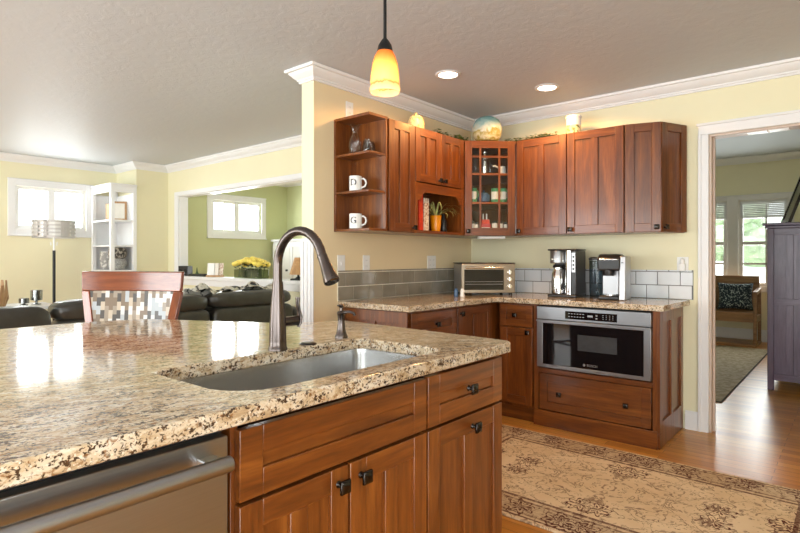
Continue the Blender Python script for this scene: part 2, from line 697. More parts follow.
def rug_mat():
    m, nt, b = newmat('oriental_rug')
    tc = N(nt, 'ShaderNodeTexCoord')
    sp = N(nt, 'ShaderNodeSeparateXYZ')
    L(nt, tc.outputs['Object'], sp.inputs[0])

    def mth(op, a, c=None, d=None):
        n = N(nt, 'ShaderNodeMath', operation=op)
        for i, v in enumerate((a, c, d)):
            if v is None:
                continue
            if isinstance(v, (int, float)):
                n.inputs[i].default_value = v
            else:
                L(nt, v, n.inputs[i])
        return n.outputs[0]
    ax = mth('ABSOLUTE', sp.outputs[0])
    ay = mth('ABSOLUTE', sp.outputs[1])
    d = mth('MINIMUM', mth('SUBTRACT', RUGX, ax), mth('SUBTRACT', RUGY, ay))
    # mirrored coordinates give the pattern its symmetry
    cb = N(nt, 'ShaderNodeCombineXYZ')
    L(nt, ax, cb.inputs[0])
    L(nt, ay, cb.inputs[1])
    jit = noise(nt, cb, 30, 2, .5)

    def flowers(scale, rnd, petals, depth, freq, rmax, core):
        vo = N(nt, 'ShaderNodeTexVoronoi')
        vo.inputs['Scale'].default_value = scale
        vo.inputs['Randomness'].default_value = rnd
        L(nt, cb.outputs[0], vo.inputs['Vector'])
        dv = N(nt, 'ShaderNodeVectorMath', operation='SUBTRACT')
        L(nt, cb.outputs[0], dv.inputs[0])
        L(nt, vo.outputs['Position'], dv.inputs[1])
        s2 = N(nt, 'ShaderNodeSeparateXYZ')
        L(nt, dv.outputs[0], s2.inputs[0])
        ang = mth('ARCTAN2', s2.outputs[1], s2.outputs[0])
        q = mth('ADD', vo.outputs['Distance'], mth('MULTIPLY', mth('COSINE', mth('MULTIPLY', ang, petals)), depth))
        q = mth('ADD', q, mth('MULTIPLY', mth('SUBTRACT', jit.outputs[0], .5), .25))
        ring = mth('GREATER_THAN', mth('SINE', mth('MULTIPLY', q, freq)), .05)
        return mth('MAXIMUM', mth('MULTIPLY', ring, mth('LESS_THAN', q, rmax)), mth('LESS_THAN', q, core))
    big = flowers(4.2, .45, 8, .05, 42, .34, .05)
    small = flowers(12, .8, 5, .09, 24, .30, .10)
    nv = noise(nt, cb, 9, 3, .5, 1.0)
    vine = mth('LESS_THAN', mth('ABSOLUTE', mth('SUBTRACT', nv.outputs[0], .5)), .016)
    nv2 = noise(nt, cb, 34, 2, .5, .5)
    dots = mth('GREATER_THAN', nv2.outputs[0], .62)
    pat = mth('MAXIMUM', mth('MULTIPLY', big, 1.0), mth('MAXIMUM', mth('MULTIPLY', vine, .65), mth('MAXIMUM', mth('MULTIPLY', small, .7), mth('MULTIPLY', dots, .4))))
    wear = noise(nt, cb, 40, 4, .7)
    wr = ramp(nt, [(.33, (.25, .25, .25, 1)), (.5, (1, 1, 1, 1))])
    L(nt, wear.outputs[0], wr.inputs[0])
    pat = mth('MULTIPLY', pat, wr.outputs[0])
    field = N(nt, 'ShaderNodeMix', data_type='RGBA')
    L(nt, pat, field.inputs['Factor'])
    fb = noise(nt, cb, 3, 4)
    fr = ramp(nt, [(.35, srgb(216, 188, 150)), (.65, srgb(232, 210, 176))])
    L(nt, fb.outputs[0], fr.inputs[0])
    L(nt, fr.outputs[0], field.inputs[6])
    field.inputs[7].default_value = srgb(96, 54, 44)
    # border bands by distance from the edge
    bd = ramp(nt, [(0, (.0, 0, 0, 1)), (.02, (.9, 0, 0, 1)), (.035, (.15, 0, 0, 1)), (.05, (.75, 0, 0, 1)), (.06, (.3, 0, 0, 1)),
                   (.17, (.75, 0, 0, 1)), (.185, (.15, 0, 0, 1)), (.205, (.85, 0, 0, 1)), (.225, (0, 0, 0, 1))], 'CONSTANT')
    L(nt, d, bd.inputs[0])
    sb = N(nt, 'ShaderNodeSeparateColor')
    L(nt, bd.outputs[0], sb.inputs[0])
    bp = mth('MULTIPLY', sb.outputs[0], wr.outputs[0])
    m2 = N(nt, 'ShaderNodeMix', data_type='RGBA')
    L(nt, bp, m2.inputs['Factor'])
    L(nt, field.outputs[2], m2.inputs[6])
    m2.inputs[7].default_value = srgb(92, 50, 40)
    L(nt, m2.outputs[2], b.inputs['Base Color'])
    b.inputs['Roughness'].default_value = .95
    b.inputs['Specular IOR Level'].default_value = .1
    n9 = noise(nt, cb, 300, 2)
    bump(nt, b, n9.outputs[0], .4, .004)
    return m


RUGX, RUGY = 1.0, .61
M['rug'] = rug_mat()


def mosaic_mat(name, sx, sz, stops, axes='xz', rough=.35):
    m, nt, b = newmat(name)
    tc = N(nt, 'ShaderNodeTexCoord')
    sp = N(nt, 'ShaderNodeSeparateXYZ')
    L(nt, tc.outputs['Object'], sp.inputs[0])
    cb = N(nt, 'ShaderNodeCombineXYZ')
    L(nt, sp.outputs['Z'], cb.inputs[0])
    L(nt, sp.outputs['X'], cb.inputs[1])
    br = N(nt, 'ShaderNodeTexBrick')
    br.inputs['Scale'].default_value = 1
    br.inputs['Brick Width'].default_value = sz
    br.inputs['Row Height'].default_value = sx
    br.inputs['Mortar Size'].default_value = 0
    br.inputs['Color1'].default_value = (0, 0, 0, 1)
    br.inputs['Color2'].default_value = (1, 1, 1, 1)
    L(nt, cb.outputs[0], br.inputs['Vector'])
    r = ramp(nt, stops, 'CONSTANT')
    L(nt, br.outputs['Color'], r.inputs[0])
    L(nt, r.outputs[0], b.inputs['Base Color'])
    b.inputs['Roughness'].default_value = rough
    return m


M['mosaic'] = mosaic_mat('mosaic_weave', .021, .045, [(0, srgb(64, 58, 52)), (.18, srgb(150, 136, 118)), (.36, srgb(210, 208, 204)),
                                                    (.55, srgb(120, 100, 78)), (.7, srgb(188, 172, 150)), (.86, srgb(170, 176, 180))])


def speckle(name, a, c, scale=60, thr=.55, rough=.6):
    m, nt, b = newmat(name)
    mp = coords(nt)
    n = noise(nt, mp, scale, 3, .6)
    r = ramp(nt, [(thr - .03, a), (thr + .03, c)])
    L(nt, n.outputs[0], r.inputs[0])
    L(nt, r.outputs[0], b.inputs['Base Color'])
    b.inputs['Roughness'].default_value = rough
    return m


M['book_pat'] = speckle('speckled_book_cover', srgb(226, 214, 196), srgb(176, 128, 100), 70)
M['pillow'] = speckle('teal_patterned_cloth', srgb(30, 44, 56), srgb(176, 188, 184), 48, .58, .9)
M['throw'] = speckle('striped_throw', srgb(34, 34, 34), srgb(214, 210, 198), 14, .47, .9)
M['basket'] = speckle('dark_patterned_basket', srgb(70, 66, 62), srgb(178, 170, 158), 28, .52, .7)
M['hall_rug'] = speckle('faded_beige_rug', srgb(166, 148, 120), srgb(192, 176, 150), 18, .5, .95)
M['globe'] = None


def globe_mat():
    m, nt, b = newmat('painted_swirl_glass')
    mp = coords(nt, (1, 1, 1.0), rand=False)
    sp = N(nt, 'ShaderNodeSeparateXYZ')
    L(nt, mp.outputs[0], sp.inputs[0])
    n = noise(nt, mp, 14, 4, .6, 1.2)
    ad = N(nt, 'ShaderNodeMath', operation='MULTIPLY_ADD')
    L(nt, n.outputs[0], ad.inputs[0])
    ad.inputs[1].default_value = .16
    L(nt, sp.outputs[2], ad.inputs[2])
    r = ramp(nt, [(.06, srgb(190, 186, 150)), (.10, srgb(136, 126, 46)), (.125, srgb(206, 204, 178)), (.16, srgb(150, 142, 60)),
                  (.18, srgb(206, 210, 196)), (.22, srgb(160, 190, 188)), (.27, srgb(116, 164, 166))])
    L(nt, ad.outputs[0], r.inputs[0])
    L(nt, r.outputs[0], b.inputs['Base Color'])
    b.inputs['Roughness'].default_value = .1
    return m


M['globe'] = globe_mat()
M['pot_paint'] = speckle('painted_cream_pot', srgb(240, 222, 170), srgb(110, 120, 70), 45, .58, .3)
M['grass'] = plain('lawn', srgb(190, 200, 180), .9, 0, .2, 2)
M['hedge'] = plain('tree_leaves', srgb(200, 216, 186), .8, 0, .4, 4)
M['bark'] = plain('bark', srgb(80, 60, 44), .9, 0, .3)
M['blind'] = plain('blind_slats', (.62, .63, .62, 1), .6)
M['art'] = speckle('dark_print', srgb(40, 36, 30), srgb(96, 88, 70), 6, .6, .2)

# ---------------------------------------------------------------- the setting
CEIL = 2.46


def wall(name, axis, p0, p1, a0, a1, z0, z1, holes, mat):
    """wall slab between p0 and p1 on its axis, spanning a0..a1, with rectangular holes (a0,a1,z0,z1)"""
    mb = MB()
    us = sorted({a0, a1, *[h[0] for h in holes], *[h[1] for h in holes]})
    for u0, u1 in zip(us, us[1:]):
        cuts = sorted([(h[2], h[3]) for h in holes if h[0] <= u0 + 1e-6 and h[1] >= u1 - 1e-6])
        z = z0
        segs = []
        for c0, c1 in cuts:
            if c0 > z:
                segs.append((z, c0))
            z = c1
        if z < z1:
            segs.append((z, z1))
        for s0, s1 in segs:
            if axis == 'x':
                mb.box(p0, p1, u0, u1, s0, s1)
            else:
                mb.box(u0, u1, p0, p1, s0, s1)
    return struct(name, mb, mat, smooth=False)


mb = MB()
mb.box(-5.3, 5.3, -7.3, 5.3, -.1, 0)
struct('floor', mb, M['floor'], smooth=False)
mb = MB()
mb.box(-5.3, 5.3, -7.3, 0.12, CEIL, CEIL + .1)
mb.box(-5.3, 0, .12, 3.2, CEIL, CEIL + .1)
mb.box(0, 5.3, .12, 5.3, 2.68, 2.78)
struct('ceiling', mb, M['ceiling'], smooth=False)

WIN1 = (-2.21, -1.42, 1.57, 2.09)
WINS = (0.03, 0.88, 1.59, 2.06)
wall('wall_living_left', 'x', -5.22, -5.1, -7, -.6, 0, CEIL, [WIN1], M['paint'])
mb = MB()
mb.box(-5.1, -4.5, -1.03, -.6, 0, CEIL)
struct('wall_living_corner', mb, M['paint'], smooth=False)
OPX0, OPX1, OPZ0, OPZ1 = -4.2, -.5, .87, 2.035
wall('wall_living_back', 'y', -.6, -.48, -5.1, -.12, 0, CEIL, [(OPX0, OPX1, OPZ0, OPZ1)], M['paint'])
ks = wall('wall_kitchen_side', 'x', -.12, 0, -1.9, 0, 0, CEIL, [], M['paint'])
ks.data.materials.append(M['downlit_paint'])  # kitchen face carries the warm lamp tint in its colour
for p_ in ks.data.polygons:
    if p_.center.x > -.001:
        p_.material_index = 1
wall('wall_kitchen_back', 'y', 0, .12, -.12, 5.1, 0, 2.7, [(1.94, 2.72, 0, 2.065)], M['paint'])
wall('wall_front', 'y', -7.22, -7.1, -5.2, 5.2, 0, CEIL, [(-4.6, -.8, .35, 2.2), (.3, 4.5, .05, 2.15)], M['paint'])
wall('wall_right', 'x', 5.1, 5.22, -7.1, .12, 0, CEIL, [(-6.8, -4.4, .4, 2.2)], M['paint'])
wall('wall_sunroom_left', 'x', -4.57, -4.45, -.48, 3.0, 0, CEIL, [WINS], M['green'])
wall('wall_sunroom_back', 'y', 1.39, 1.5, -4.45, -2.9, 0, CEIL, [], M['green'])
wall('wall_sunroom_side', 'x', -3.0, -2.9, 1.5, 3.0, 0, CEIL, [], M['green'])
wall('wall_sunroom_far', 'y', 2.9, 3.02, -2.9, -.12, 0, CEIL, [(-2.7, -.4, .7, 2.15)], M['green'])
wall('wall_sunroom_right', 'x', -.12, 0, .12, 3.0, 0, CEIL, [], M['green'])
HW = [(0.35, 1.235, .80, 2.055), (1.385, 1.98, .80, 2.055)]
wall('wall_hall_back', 'y', 5.1, 5.22, 0, 5.2, 0, 2.7, HW, M['paint'])
wall('wall_hall_left', 'x', -.12, 0, 3.0, 5.1, 0, 2.7, [], M['paint'])
wall('wall_hall_right', 'x', 2.75, 2.85, .12, 5.1, 0, 2.7, [], M['paint'])


def sweep(name, path, prof, z_off=0, mat=None, closed=False):
    """profile (out, z) swept along a plan polyline with mitred corners, room on the left"""
    mb = MB()
    P = [Vector(p) for p in path]
    rows = []
    for i, p in enumerate(P):
        d0 = (p - P[i - 1]).normalized() if i > 0 else None
        d1 = (P[i + 1] - p).normalized() if i < len(P) - 1 else None
        n0 = Vector((-d0.y, d0.x)) if d0 else None
        n1 = Vector((-d1.y, d1.x)) if d1 else None
        if n0 is None:
            m = n1
        elif n1 is None:
            m = n0
        else:
            m = (n0 + n1)
            m = m / (1 + n0.dot(n1))
        rows.append([mb.bm.verts.new((p.x + m.x * o, p.y + m.y * o, z + z_off)) for o, z in prof])
    n = len(prof)
    for A, B in zip(rows, rows[1:]):
        for k in range(n):
            mb._f([A[k], A[(k + 1) % n], B[(k + 1) % n], B[k]], 0)
    mb._f(rows[0][::-1], 0)
    mb._f(rows[-1], 0)
    return struct(name, mb, mat or M['white'], ang=25)


CROWN = [(0, 2.372), (.014, 2.372), (.014, 2.384), (.022, 2.388), (.024, 2.396), (.034, 2.402), (.050, 2.420), (.062, 2.434),
         (.064, 2.441), (.080, 2.443), (.083, 2.450), (.083, 2.4599), (0, 2.4599)]
sweep('trim_1', [(5.1, 0), (0, 0), (0, -1.9), (-.12, -1.9), (-.12, -.6), (-4.5, -.6), (-4.5, -1.03), (-5.1, -1.03), (-5.1, -7.1)], CROWN)
sweep('trim_2', [(-.12, 2.9), (-2.9, 2.9), (-2.9, 1.39), (-4.45, 1.39), (-4.45, -.48), (-.12, -.48)], CROWN)
sweep('trim_3', [(2.75, 5.1), (0, 5.1), (0, .12)], [(o * 1.25, z) for o, z in CROWN], .22)
BASE = [(0, 0), (.016, 0), (.016, .115), (.010, .125), (.006, .13), (0, .13)]
sweep('baseboard_living', [(-.12, -1.9), (-.12, -.6), (-4.5, -.6), (-4.5, -1.03), (-5.1, -1.03), (-5.1, -7.1)], BASE)
sweep('baseboard_kitchen', [(1.875, 0), (1.792, 0)], BASE)
sweep('baseboard_hall', [(2.75, 5.1), (0, 5.1), (0, .12)], [(o, z * 1.35) for o, z in BASE])

# doorway casing and jamb
mb = MB()
for x0, x1 in ((1.875, 1.94), (2.72, 2.785)):
    mb.box(x0, x1, -.018, 0, 0, 2.065)
    mb.box(x0 + (.0 if x0 < 2 else .07), x0 + (.02 if x0 < 2 else .09), -.026, -.018, 0, 2.065)
mb.box(1.875, 2.785, -.018, 0, 2.065, 2.135)
mb.box(1.865, 2.795, -.03, 0, 2.127, 2.145)
struct('trim_4', mb, M['white'], bevel=.003)
mb = MB()
mb.box(1.94, 1.955, .0, .12, 0, 2.065)
mb.box(2.705, 2.72, .0, .12, 0, 2.065)
mb.box(1.955, 2.705, .0, .12, 2.05, 2.065)
mb.box(1.955, 1.967, .05, .075, 0, 2.05)
struct('trim_5', mb, M['bounce_jamb'], bevel=.002)
mb = MB()
for x0, x1 in ((2.16, 2.27), (2.283, 2.39)):
    mb.box(x0, x1, .02, .10, 2.046, 2.05)
struct('head_jamb_light_patch', mb, M['outlet'])  # pale plates standing in for light patches under the doorway head
# opening to the sunroom: casing, jambs, ledge
mb = MB()
mb.box(OPX0 - .10, OPX0, -.618, -.6, .87, OPZ1)
mb.box(OPX0 - .10, OPX1 + .1, -.618, -.6, OPZ1, OPZ1 + .055)
mb.box(OPX0, OPX0 + .012, -.6, -.48, OPZ0, OPZ1)
mb.box(OPX0, OPX1, -.6, -.48, OPZ1 - .012, OPZ1)
mb.box(OPX1, OPX1 + .1, -.618, -.6, .87, OPZ1)
struct('trim_7', mb, M['white'], bevel=.003)
mb = MB()
mb.box(OPX0 - .12, OPX1 + .3, -.66, -.44, .935, .975)
mb.box(OPX0 - .10, OPX1 + .3, -.63, -.6, .86, .935)
mb.box(OPX0, OPX1, -.6, -.48, .87, .935)
struct('trim_8', mb, M['white'], bevel=.004)
# fluted white panel on the end of the kitchen wall
mb = MB()
mb.box(-.122, .004, -1.912, -1.9, 0, 1.34)
for x in (-.115, -.078, -.041):
    mb.box(x, x + .03, -1.919, -1.912, .02, 1.32)
struct('trim_9', mb, M['white'], bevel=.003)


def window(name, axis, p, hole, depth, inward, cols=2, rows=1, cas=.08, mat=None, sill=True, rail=.04):
    """casing + sash + panes; p = inner wall face, inward = +1/-1 direction of the room along the axis"""
    a0, a1, z0, z1 = hole
    mat = mat or M['white']

    def bx(mb, u0, u1, q0, q1, w0, w1):
        q0, q1 = p + q0 * inward, p + q1 * inward
        if axis == 'x':
            mb.box(q0, q1, u0, u1, w0, w1)
        else:
            mb.box(u0, u1, q0, q1, w0, w1)
    mb = MB()
    bx(mb, a0 - cas, a0, 0, .02, z0 - cas, z1 + cas)
    bx(mb, a1, a1 + cas, 0, .02, z0 - cas, z1 + cas)
    bx(mb, a0, a1, 0, .02, z1, z1 + cas)
    bx(mb, a0, a1, 0, .02, z0 - cas, z0)
    bx(mb, a0 - cas - .005, a1 + cas + .005, 0, .035, z0 - cas - .012, z0 - cas + .006)
    bx(mb, a0 - cas - .005, a1 + cas + .005, 0, .028, z1 + cas - .008, z1 + cas + .01)
    root = struct(name, mb, mat, bevel=.003)
    mb = MB()
    w = (a1 - a0) / cols
    for c in range(cols):
        b0, b1 = a0 + c * w, a0 + (c + 1) * w
        bx(mb, b0, b0 + rail, -.07, -.02, z0, z1)
        bx(mb, b1 - rail, b1, -.07, -.02, z0, z1)
        bx(mb, b0 + rail, b1 - rail, -.07, -.02, z0, z0 + rail)
        bx(mb, b0 + rail, b1 - rail, -.07, -.02, z1 - rail, z1)
        for r in range(1, rows):
            zz = z0 + (z1 - z0) * r / rows
            bx(mb, b0 + rail, b1 - rail, -.07, -.02, zz - rail * .5, zz + rail * .5)
    sash = struct('window_sash', mb, mat, root, bevel=.002)
    mb = MB()
    for c in range(cols):
        b0, b1 = a0 + c * w, a0 + (c + 1) * w
        bx(mb, b0 + rail, b1 - rail, -.048, -.044, z0 + rail, z1 - rail)
    struct('glass_pane', mb, M['pane'], root)
    return root


w1 = window('window_1', 'x', -5.1, WIN1, .12, 1)
w2 = window('window_2', 'x', -4.45, WINS, .12, 1)
window('window_3', 'y', -7.1, (-4.6, -.8, .35, 2.2), .12, 1, 3, 1)
window('window_4', 'y', -7.1, (.3, 4.5, .05, 2.15), .12, 1, 3, 1, rail=.07)  # added opening behind the camera for the front fill
window('window_5', 'x', 5.1, (-6.8, -4.4, .4, 2.2), .12, -1, 3, 2)  # added opening out of view for the right-hand fill
window('window_6', 'y', 2.9, (-2.7, -.4, .7, 2.15), .12, -1, 3, 1)
# thin sash bar in the left pane of the two small windows
for w_, pl, y_, hz in ((w1, -5.1, -1.99, WIN1), (w2, -4.45, .26, WINS)):
    mb = MB()
    mb.box(pl - .06, pl - .04, y_ - .008, y_ + .008, hz[2] + .04, hz[3] - .04)
    struct('window_muntin', mb, M['white'], w_)
# hall windows: double hung with muntins and a blind
for k, h in enumerate(HW):
    w = window('window_%d' % (7 + k), 'y', 5.1, h, .12, -1, 1, 2, cas=.07, mat=M['jamb'], rail=.05)
    mb = MB()
    xm = (h[0] + h[1]) / 2 if k == 0 else 1.72
    for xx in [xm]:
        mb.box(xx - .012, xx + .012, 5.125, 5.165, h[2] + .05, h[3] - .05)
    for f in (.26, .80):
        zz = h[2] + (h[3] - h[2]) * f
        mb.box(h[0] + .05, h[1] - .05, 5.125, 5.165, zz - .014, zz + .014)
    struct('window_muntin', mb, M['jamb'], w)
    mb = MB()
    for i in range(9):
        zz = h[3] - .02 - i * .026
        mb.box(h[0] + .02, h[1] - .02, 5.105, 5.113, zz - .022, zz)
    struct('window_blind', mb, M['blind'], w)
# plain pier between the two hall windows
mb = MB()
mb.box(1.245, 1.375, 5.075, 5.1, .70, 2.13)
struct('trim_10', mb, M['jamb'], bevel=.002)

# outside the hall windows: lawn and a tree
mb = MB()
mb.box(-14, 16, 5.3, 30, -.4, -.3)
struct('ground', mb, M['grass'])
for i, (tx, ty, th, sp) in enumerate(((.35, 10.5, 3.4, 1.0), (2.6, 13.5, 4.2, 1.3))):
    t = thing('tree', ['leafy green tree seen through the hall window nearer the bench', 'leafy green tree farther off beyond the hall window, right'][i], 'tree', (tx, ty, -.3))
    mb = MB()
    mb.tube([(0, 0, 0), (.05, 0, th * .3), (0, .05, th * .6)], [.14, .11, .06])
    mb.build('trunk', M['bark'], t)
    mb = MB()
    for k in range(26):
        a, r = R.random() * 6.28, R.random() ** .5 * sp
        s_ = .28 + .3 * R.random()
        mb.ball((r * math.cos(a), r * math.sin(a), th * .62 + (R.random() - .35) * sp * 1.1), (s_, s_, s_ * .8), 9, 6, jit=.3)
    mb.build('crown', M['hedge'], t, smooth=False)

# ---------------------------------------------------------------- cabinet parts (local frame: x along the front, y into the cabinet, z up)


def door_mb(x0, x1, z0, z1, npan=2, t=.02, fr=.058, mid=.05, y0=0, rec=.009):
    mb = MB()
    mb.box(x0, x0 + fr, y0, y0 + t, z0, z1, 0)
    mb.box(x1 - fr, x1, y0, y0 + t, z0, z1, 0)
    mb.box(x0 + fr, x1 - fr, y0, y0 + t, z0, z0 + fr, 1)
    mb.box(x0 + fr, x1 - fr, y0, y0 + t, z1 - fr, z1, 1)
    w = (x1 - x0 - 2 * fr - (npan - 1) * mid) / npan
    for k in range(npan):
        a = x0 + fr + k * (w + mid)
        mb.box(a, a + w, y0 + rec, y0 + t - .002, z0 + fr, z1 - fr, 0)
        if k:
            mb.box(a - mid, a, y0, y0 + t, z0 + fr, z1 - fr, 0)
    return mb


def door(p, name, x0, x1, z0, z1, npan=2, knobs=(), hpanel=False, fr=.058, label=None):
    mats = WD if not hpanel else [M['wood_h'], M['wood_h'], M['wood_y']]
    o = door_mb(x0 + .0015, x1 - .0015, z0 + .0015, z1 - .0015, npan, fr=fr).build(name, mats, p, bevel=.0018, seg=2)
    if label:
        o['label'] = label
    for kx, kz in knobs:
        knob(o, kx, kz)
    return o


def knob(p, kx, kz, y=0, s=.0165):
    mb = MB()
    mb.lathe([(.010, y), (.007, y - .004), (.006, y - .018), (.009, y - .022)], (kx, 0, kz), 12, ax='y')
    # square plate with a shallow pyramid face
    a = [mb.bm.verts.new((kx + sx * s, y - .021, kz + sz * s)) for sx, sz in ((-1, -1), (1, -1), (1, 1), (-1, 1))]
    b = [mb.bm.verts.new((kx + sx * s, y - .028, kz + sz * s)) for sx, sz in ((-1, -1), (1, -1), (1, 1), (-1, 1))]
    c = [mb.bm.verts.new((kx + sx * s * .55, y - .033, kz + sz * s * .55)) for sx, sz in ((-1, -1), (1, -1), (1, 1), (-1, 1))]
    mb._f(a, 0)
    mb._f(c[::-1], 0)
    for q, r_ in ((a, b), (b, c)):
        for i in range(4):
            mb._f([q[i], q[(i + 1) % 4], r_[(i + 1) % 4], r_[i]], 0)
    return mb.build('knob', M['pewter'], p, bevel=.0012, seg=1)


FT = .021   # front thickness


def body(p, x0, x1, z0, z1, d, extra=None, y0=FT):
    mb = MB()
    mb.box(x0, x1, y0, d, z0, z1)
    if extra:
        extra(mb)
    return mb.build('body', M['wood_v'], p, bevel=.0015, seg=1)


def hollow(p, x0, x1, z0, z1, d, y0=FT, t=.018, top=True, name='body', shelves=(), front=0, end_open=False, hl=None, hr=None):
    mb = MB()
    if not end_open:
        mb.box(x0, x0 + t, y0, d, z0, hl or z1)
    mb.box(x1 - t, x1, y0, d, z0, hr or z1)
    a = x0 if end_open else x0 + t
    mb.box(a, x1 - t, y0, d, z0, z0 + t, 1)
    if top:
        mb.box(a, x1 - t, y0, d, z1 - t, z1, 1)
    mb.box(a, x1 - t, d - .008, d, z0 + t, z1 - (t if top else 0))
    return mb.build(name, WD, p, bevel=.001, seg=1)


# ---------------------------------------------------------------- island
IX = 1.755      # face of the island doors (faces +x); local x -> +y
GT, GB = .914, .876
T = thing('sink_cabinet', 'cherry island cabinet under the sink with a false drawer front above two doors', 'cabinet', (IX, -3.632, 0), PI / 2)
W_ = .646
hollow(T, 0, W_, .10, GB - .002, .62, top=False, hr=.66)
mb = MB()
mb.box(.0, W_, .07, .085, 0, .10)
mb.build('toe_kick', M['wood_h'], T)
mb = MB()
mb.box(0, W_, .62, 1.35, 0, GB - .002)
mb.build('back_panel', M['wood_v'], T, bevel=.002)
door(T, 'false_drawer_front', .008, W_, .702, .855, 1, hpanel=True)
door(T, 'door', .008, .324, .115, .696, 2, [(.288, .655)])
door(T, 'door', .328, W_, .115, .696, 2, [(.366, .655)])

T = thing('drawer_cabinet', 'cherry island cabinet at the corner nearest the rug, one drawer over one door', 'cabinet', (IX, -2.984, 0), PI / 2)
W_ = .445
hollow(T, 0, W_, .10, GB - .002, .62, top=False, hl=.66)
mb = MB()
mb.box(0, W_, .62, 1.35, 0, GB - .002)
mb.build('back_panel', M['wood_v'], T, bevel=.002)
mb = MB()
mb.box(0, W_ - .02, .07, 1.3, 0, .10)
mb.build('toe_kick', M['wood_h'], T)
d = door(T, 'drawer', .004, W_ - .002, .702, .858, 1, [(.222, .785)], hpanel=True)
door(T, 'door', .004, W_ - .002, .115, .696, 2, [(.245, .655)])

T = thing('dishwasher', 'stainless steel dishwasher with a bar handle, built into the island', 'dishwasher', (IX, -4.245, 0), PI / 2)
W_ = .598
mb = MB()
mb.box(0, W_, .03, .6, .10, .862)
mb.build('body', M['black_plastic'], T)
mb = MB()
mb.box(.003, W_ - .003, 0, .03, .11, .852)
o = mb.build('door', M['steel'], T, bevel=.003)
mb = MB()
mb.tube([(.03, -.052, .815), (W_ - .03, -.052, .815)], .0155, 18)
mb.build('handle', M['steel'], o, bevel=.002)
for x in (.055, W_ - .055):
    mb = MB()
    mb.box(x - .018, x + .018, -.046, 0, .806, .824)
    mb.build('handle_bracket', M['chrome'], o, bevel=.003)
mb = MB()
mb.box(0, W_, .05, .065, 0, .10)
mb.build('kick_plate', M['black_plastic'], T)
mb = MB()
mb.box(-.02, W_ + .015, .62, 1.35, 0, GB - .002)
mb.box(-.36, 0, .0, 1.35, 0, GB - .002)
tag(mb.build('end_cabinet', M['wood_v'], None, bevel=.002, loc=(IX, -4.247, 0), rz=PI / 2),
    'plain cherry end section of the island behind the dishwasher', 'cabinet')

# island countertop with a sink hole
CTP = [(1.79, -2.545), (1.772, -2.522), (1.74, -2.517), (.86, -2.455), (.836, -2.50), (.80, -2.60), (.655, -2.746), (.528, -2.807), (.415, -2.868), (.183, -2.975),
       (.085, -3.035), (.045, -3.11), (.005, -3.244), (-.012, -3.376), (-.008, -3.6), (.03, -4.0), (.12, -4.66), (1.79, -4.66)]


def rrect(x0, x1, y0, y1, r, n=8, k=.45):
    pts = []
    s, b_ = r * k, r * 1.25
    for cx, cy, a, r in ((x1 - r * .7, y1 - r * .7, 0, r * .7), (x0 + s, y1 - s, 90, s), (x0 + s, y0 + s, 180, s), (x1 - b_, y0 + b_, 270, b_)):
        for k in range(n + 1):
            t = math.radians(a + 90 * k / n)
            pts.append((cx + r * math.cos(t), cy + r * math.sin(t)))
    return pts


SX0, SX1, SY0, SY1 = 1.318, 1.712, -3.60, -2.82
hole = rrect(SX0, SX1, SY0, SY1, .10)
mb = MB()
bm = mb.bm
loops = []
for pts in (CTP, hole):
    vs = [bm.verts.new((x, y, GT)) for x, y in pts]
    loops.append([bm.edges.new((vs[i], vs[(i + 1) % len(vs)])) for i in range(len(vs))])
res = bmesh.ops.triangle_fill(bm, use_beauty=True, use_dissolve=False, edges=loops[0] + loops[1])
fs = [f for f in bm.faces]
ex = bmesh.ops.extrude_face_region(bm, geom=fs)
bmesh.ops.translate(bm, verts=[g for g in ex['geom'] if isinstance(g, bmesh.types.BMVert)], vec=(0, 0, GB - GT))
tag(mb.build('island_countertop', M['granite'], bevel=.005, seg=3, ang=40), 'speckled beige granite countertop of the island with a cut-out for the sink', 'countertop')

# sink
T = thing('sink', 'undermount stainless steel sink bowl set in the island granite', 'sink', ((SX0 + SX1) / 2, (SY0 + SY1) / 2, GB))
mb = MB()
hx, hy = (SX1 - SX0) / 2, (SY1 - SY0) / 2
rings = []
for grow, z, rr in ((.028, -.001, .12), (.006, -.001, .105), (.004, -.02, .103), (-.004, -.15, .10), (-.012, -.172, .095), (-.03, -.186, .08), (-.06, -.19, .06)):
    rings.append([mb.bm.verts.new((x, y, z)) for x, y in rrect(-hx - grow, hx + grow, -hy - grow, hy + grow, rr, 6)])
for A, B in zip(rings, rings[1:]):
    for k in range(len(A)):
        mb._f([A[k], A[(k + 1) % len(A)], B[(k + 1) % len(A)], B[k]], 0)
mb._f(rings[-1], 0)
mb.build('bowl', M['steel_sink'], T, ang=60, solid=.0016)
mb = MB()
mb.lathe([(.045, -.1885), (.045, -.185), (.038, -.183), (.03, -.187), (.005, -.187)], (0, 0, 0), 24)
mb.build('drain', M['chrome'], T)

# faucet
T = thing('faucet', 'tall dark nickel gooseneck faucet standing behind the island sink', 'faucet', (1.30, -3.18, GT))
mb = MB()
mb.lathe([(.031, 0), (.031, .006), (.0285, .010), (.0275, .03), (.0265, .08), (.0235, .13), (.0185, .19), (.0165, .22)], (0, 0, 0), 24)
mb.build('body', M['bronze'], T)
mb = MB()
pts = [(0, 0, .215), (0, 0, .27)]
for k in range(0, 15):
    t = PI - PI * k / 14 * .90
    pts.append((.108 + .108 * math.cos(t), 0, .272 + .108 * math.sin(t)))
mb.tube(pts, .0142, 18, up0=(0, 1, 0))
o = mb.build('spout', M['bronze'], T)
mb = MB()
e0, e1 = Vector((.2107, 0, .305)), Vector((.256, 0, .224))
dd = (e1 - e0)
mb.tube([e0 + dd * f for f in (0, .02, .05, .1, .35, .7, .9, .97, 1, 1)], [.0143, .0155, .0155, .0150, .0165, .0205, .0235, .0235, .021, .004], 20, up0=(0, 1, 0))
mb.build('spray_head', M['bronze'], T)
mb = MB()
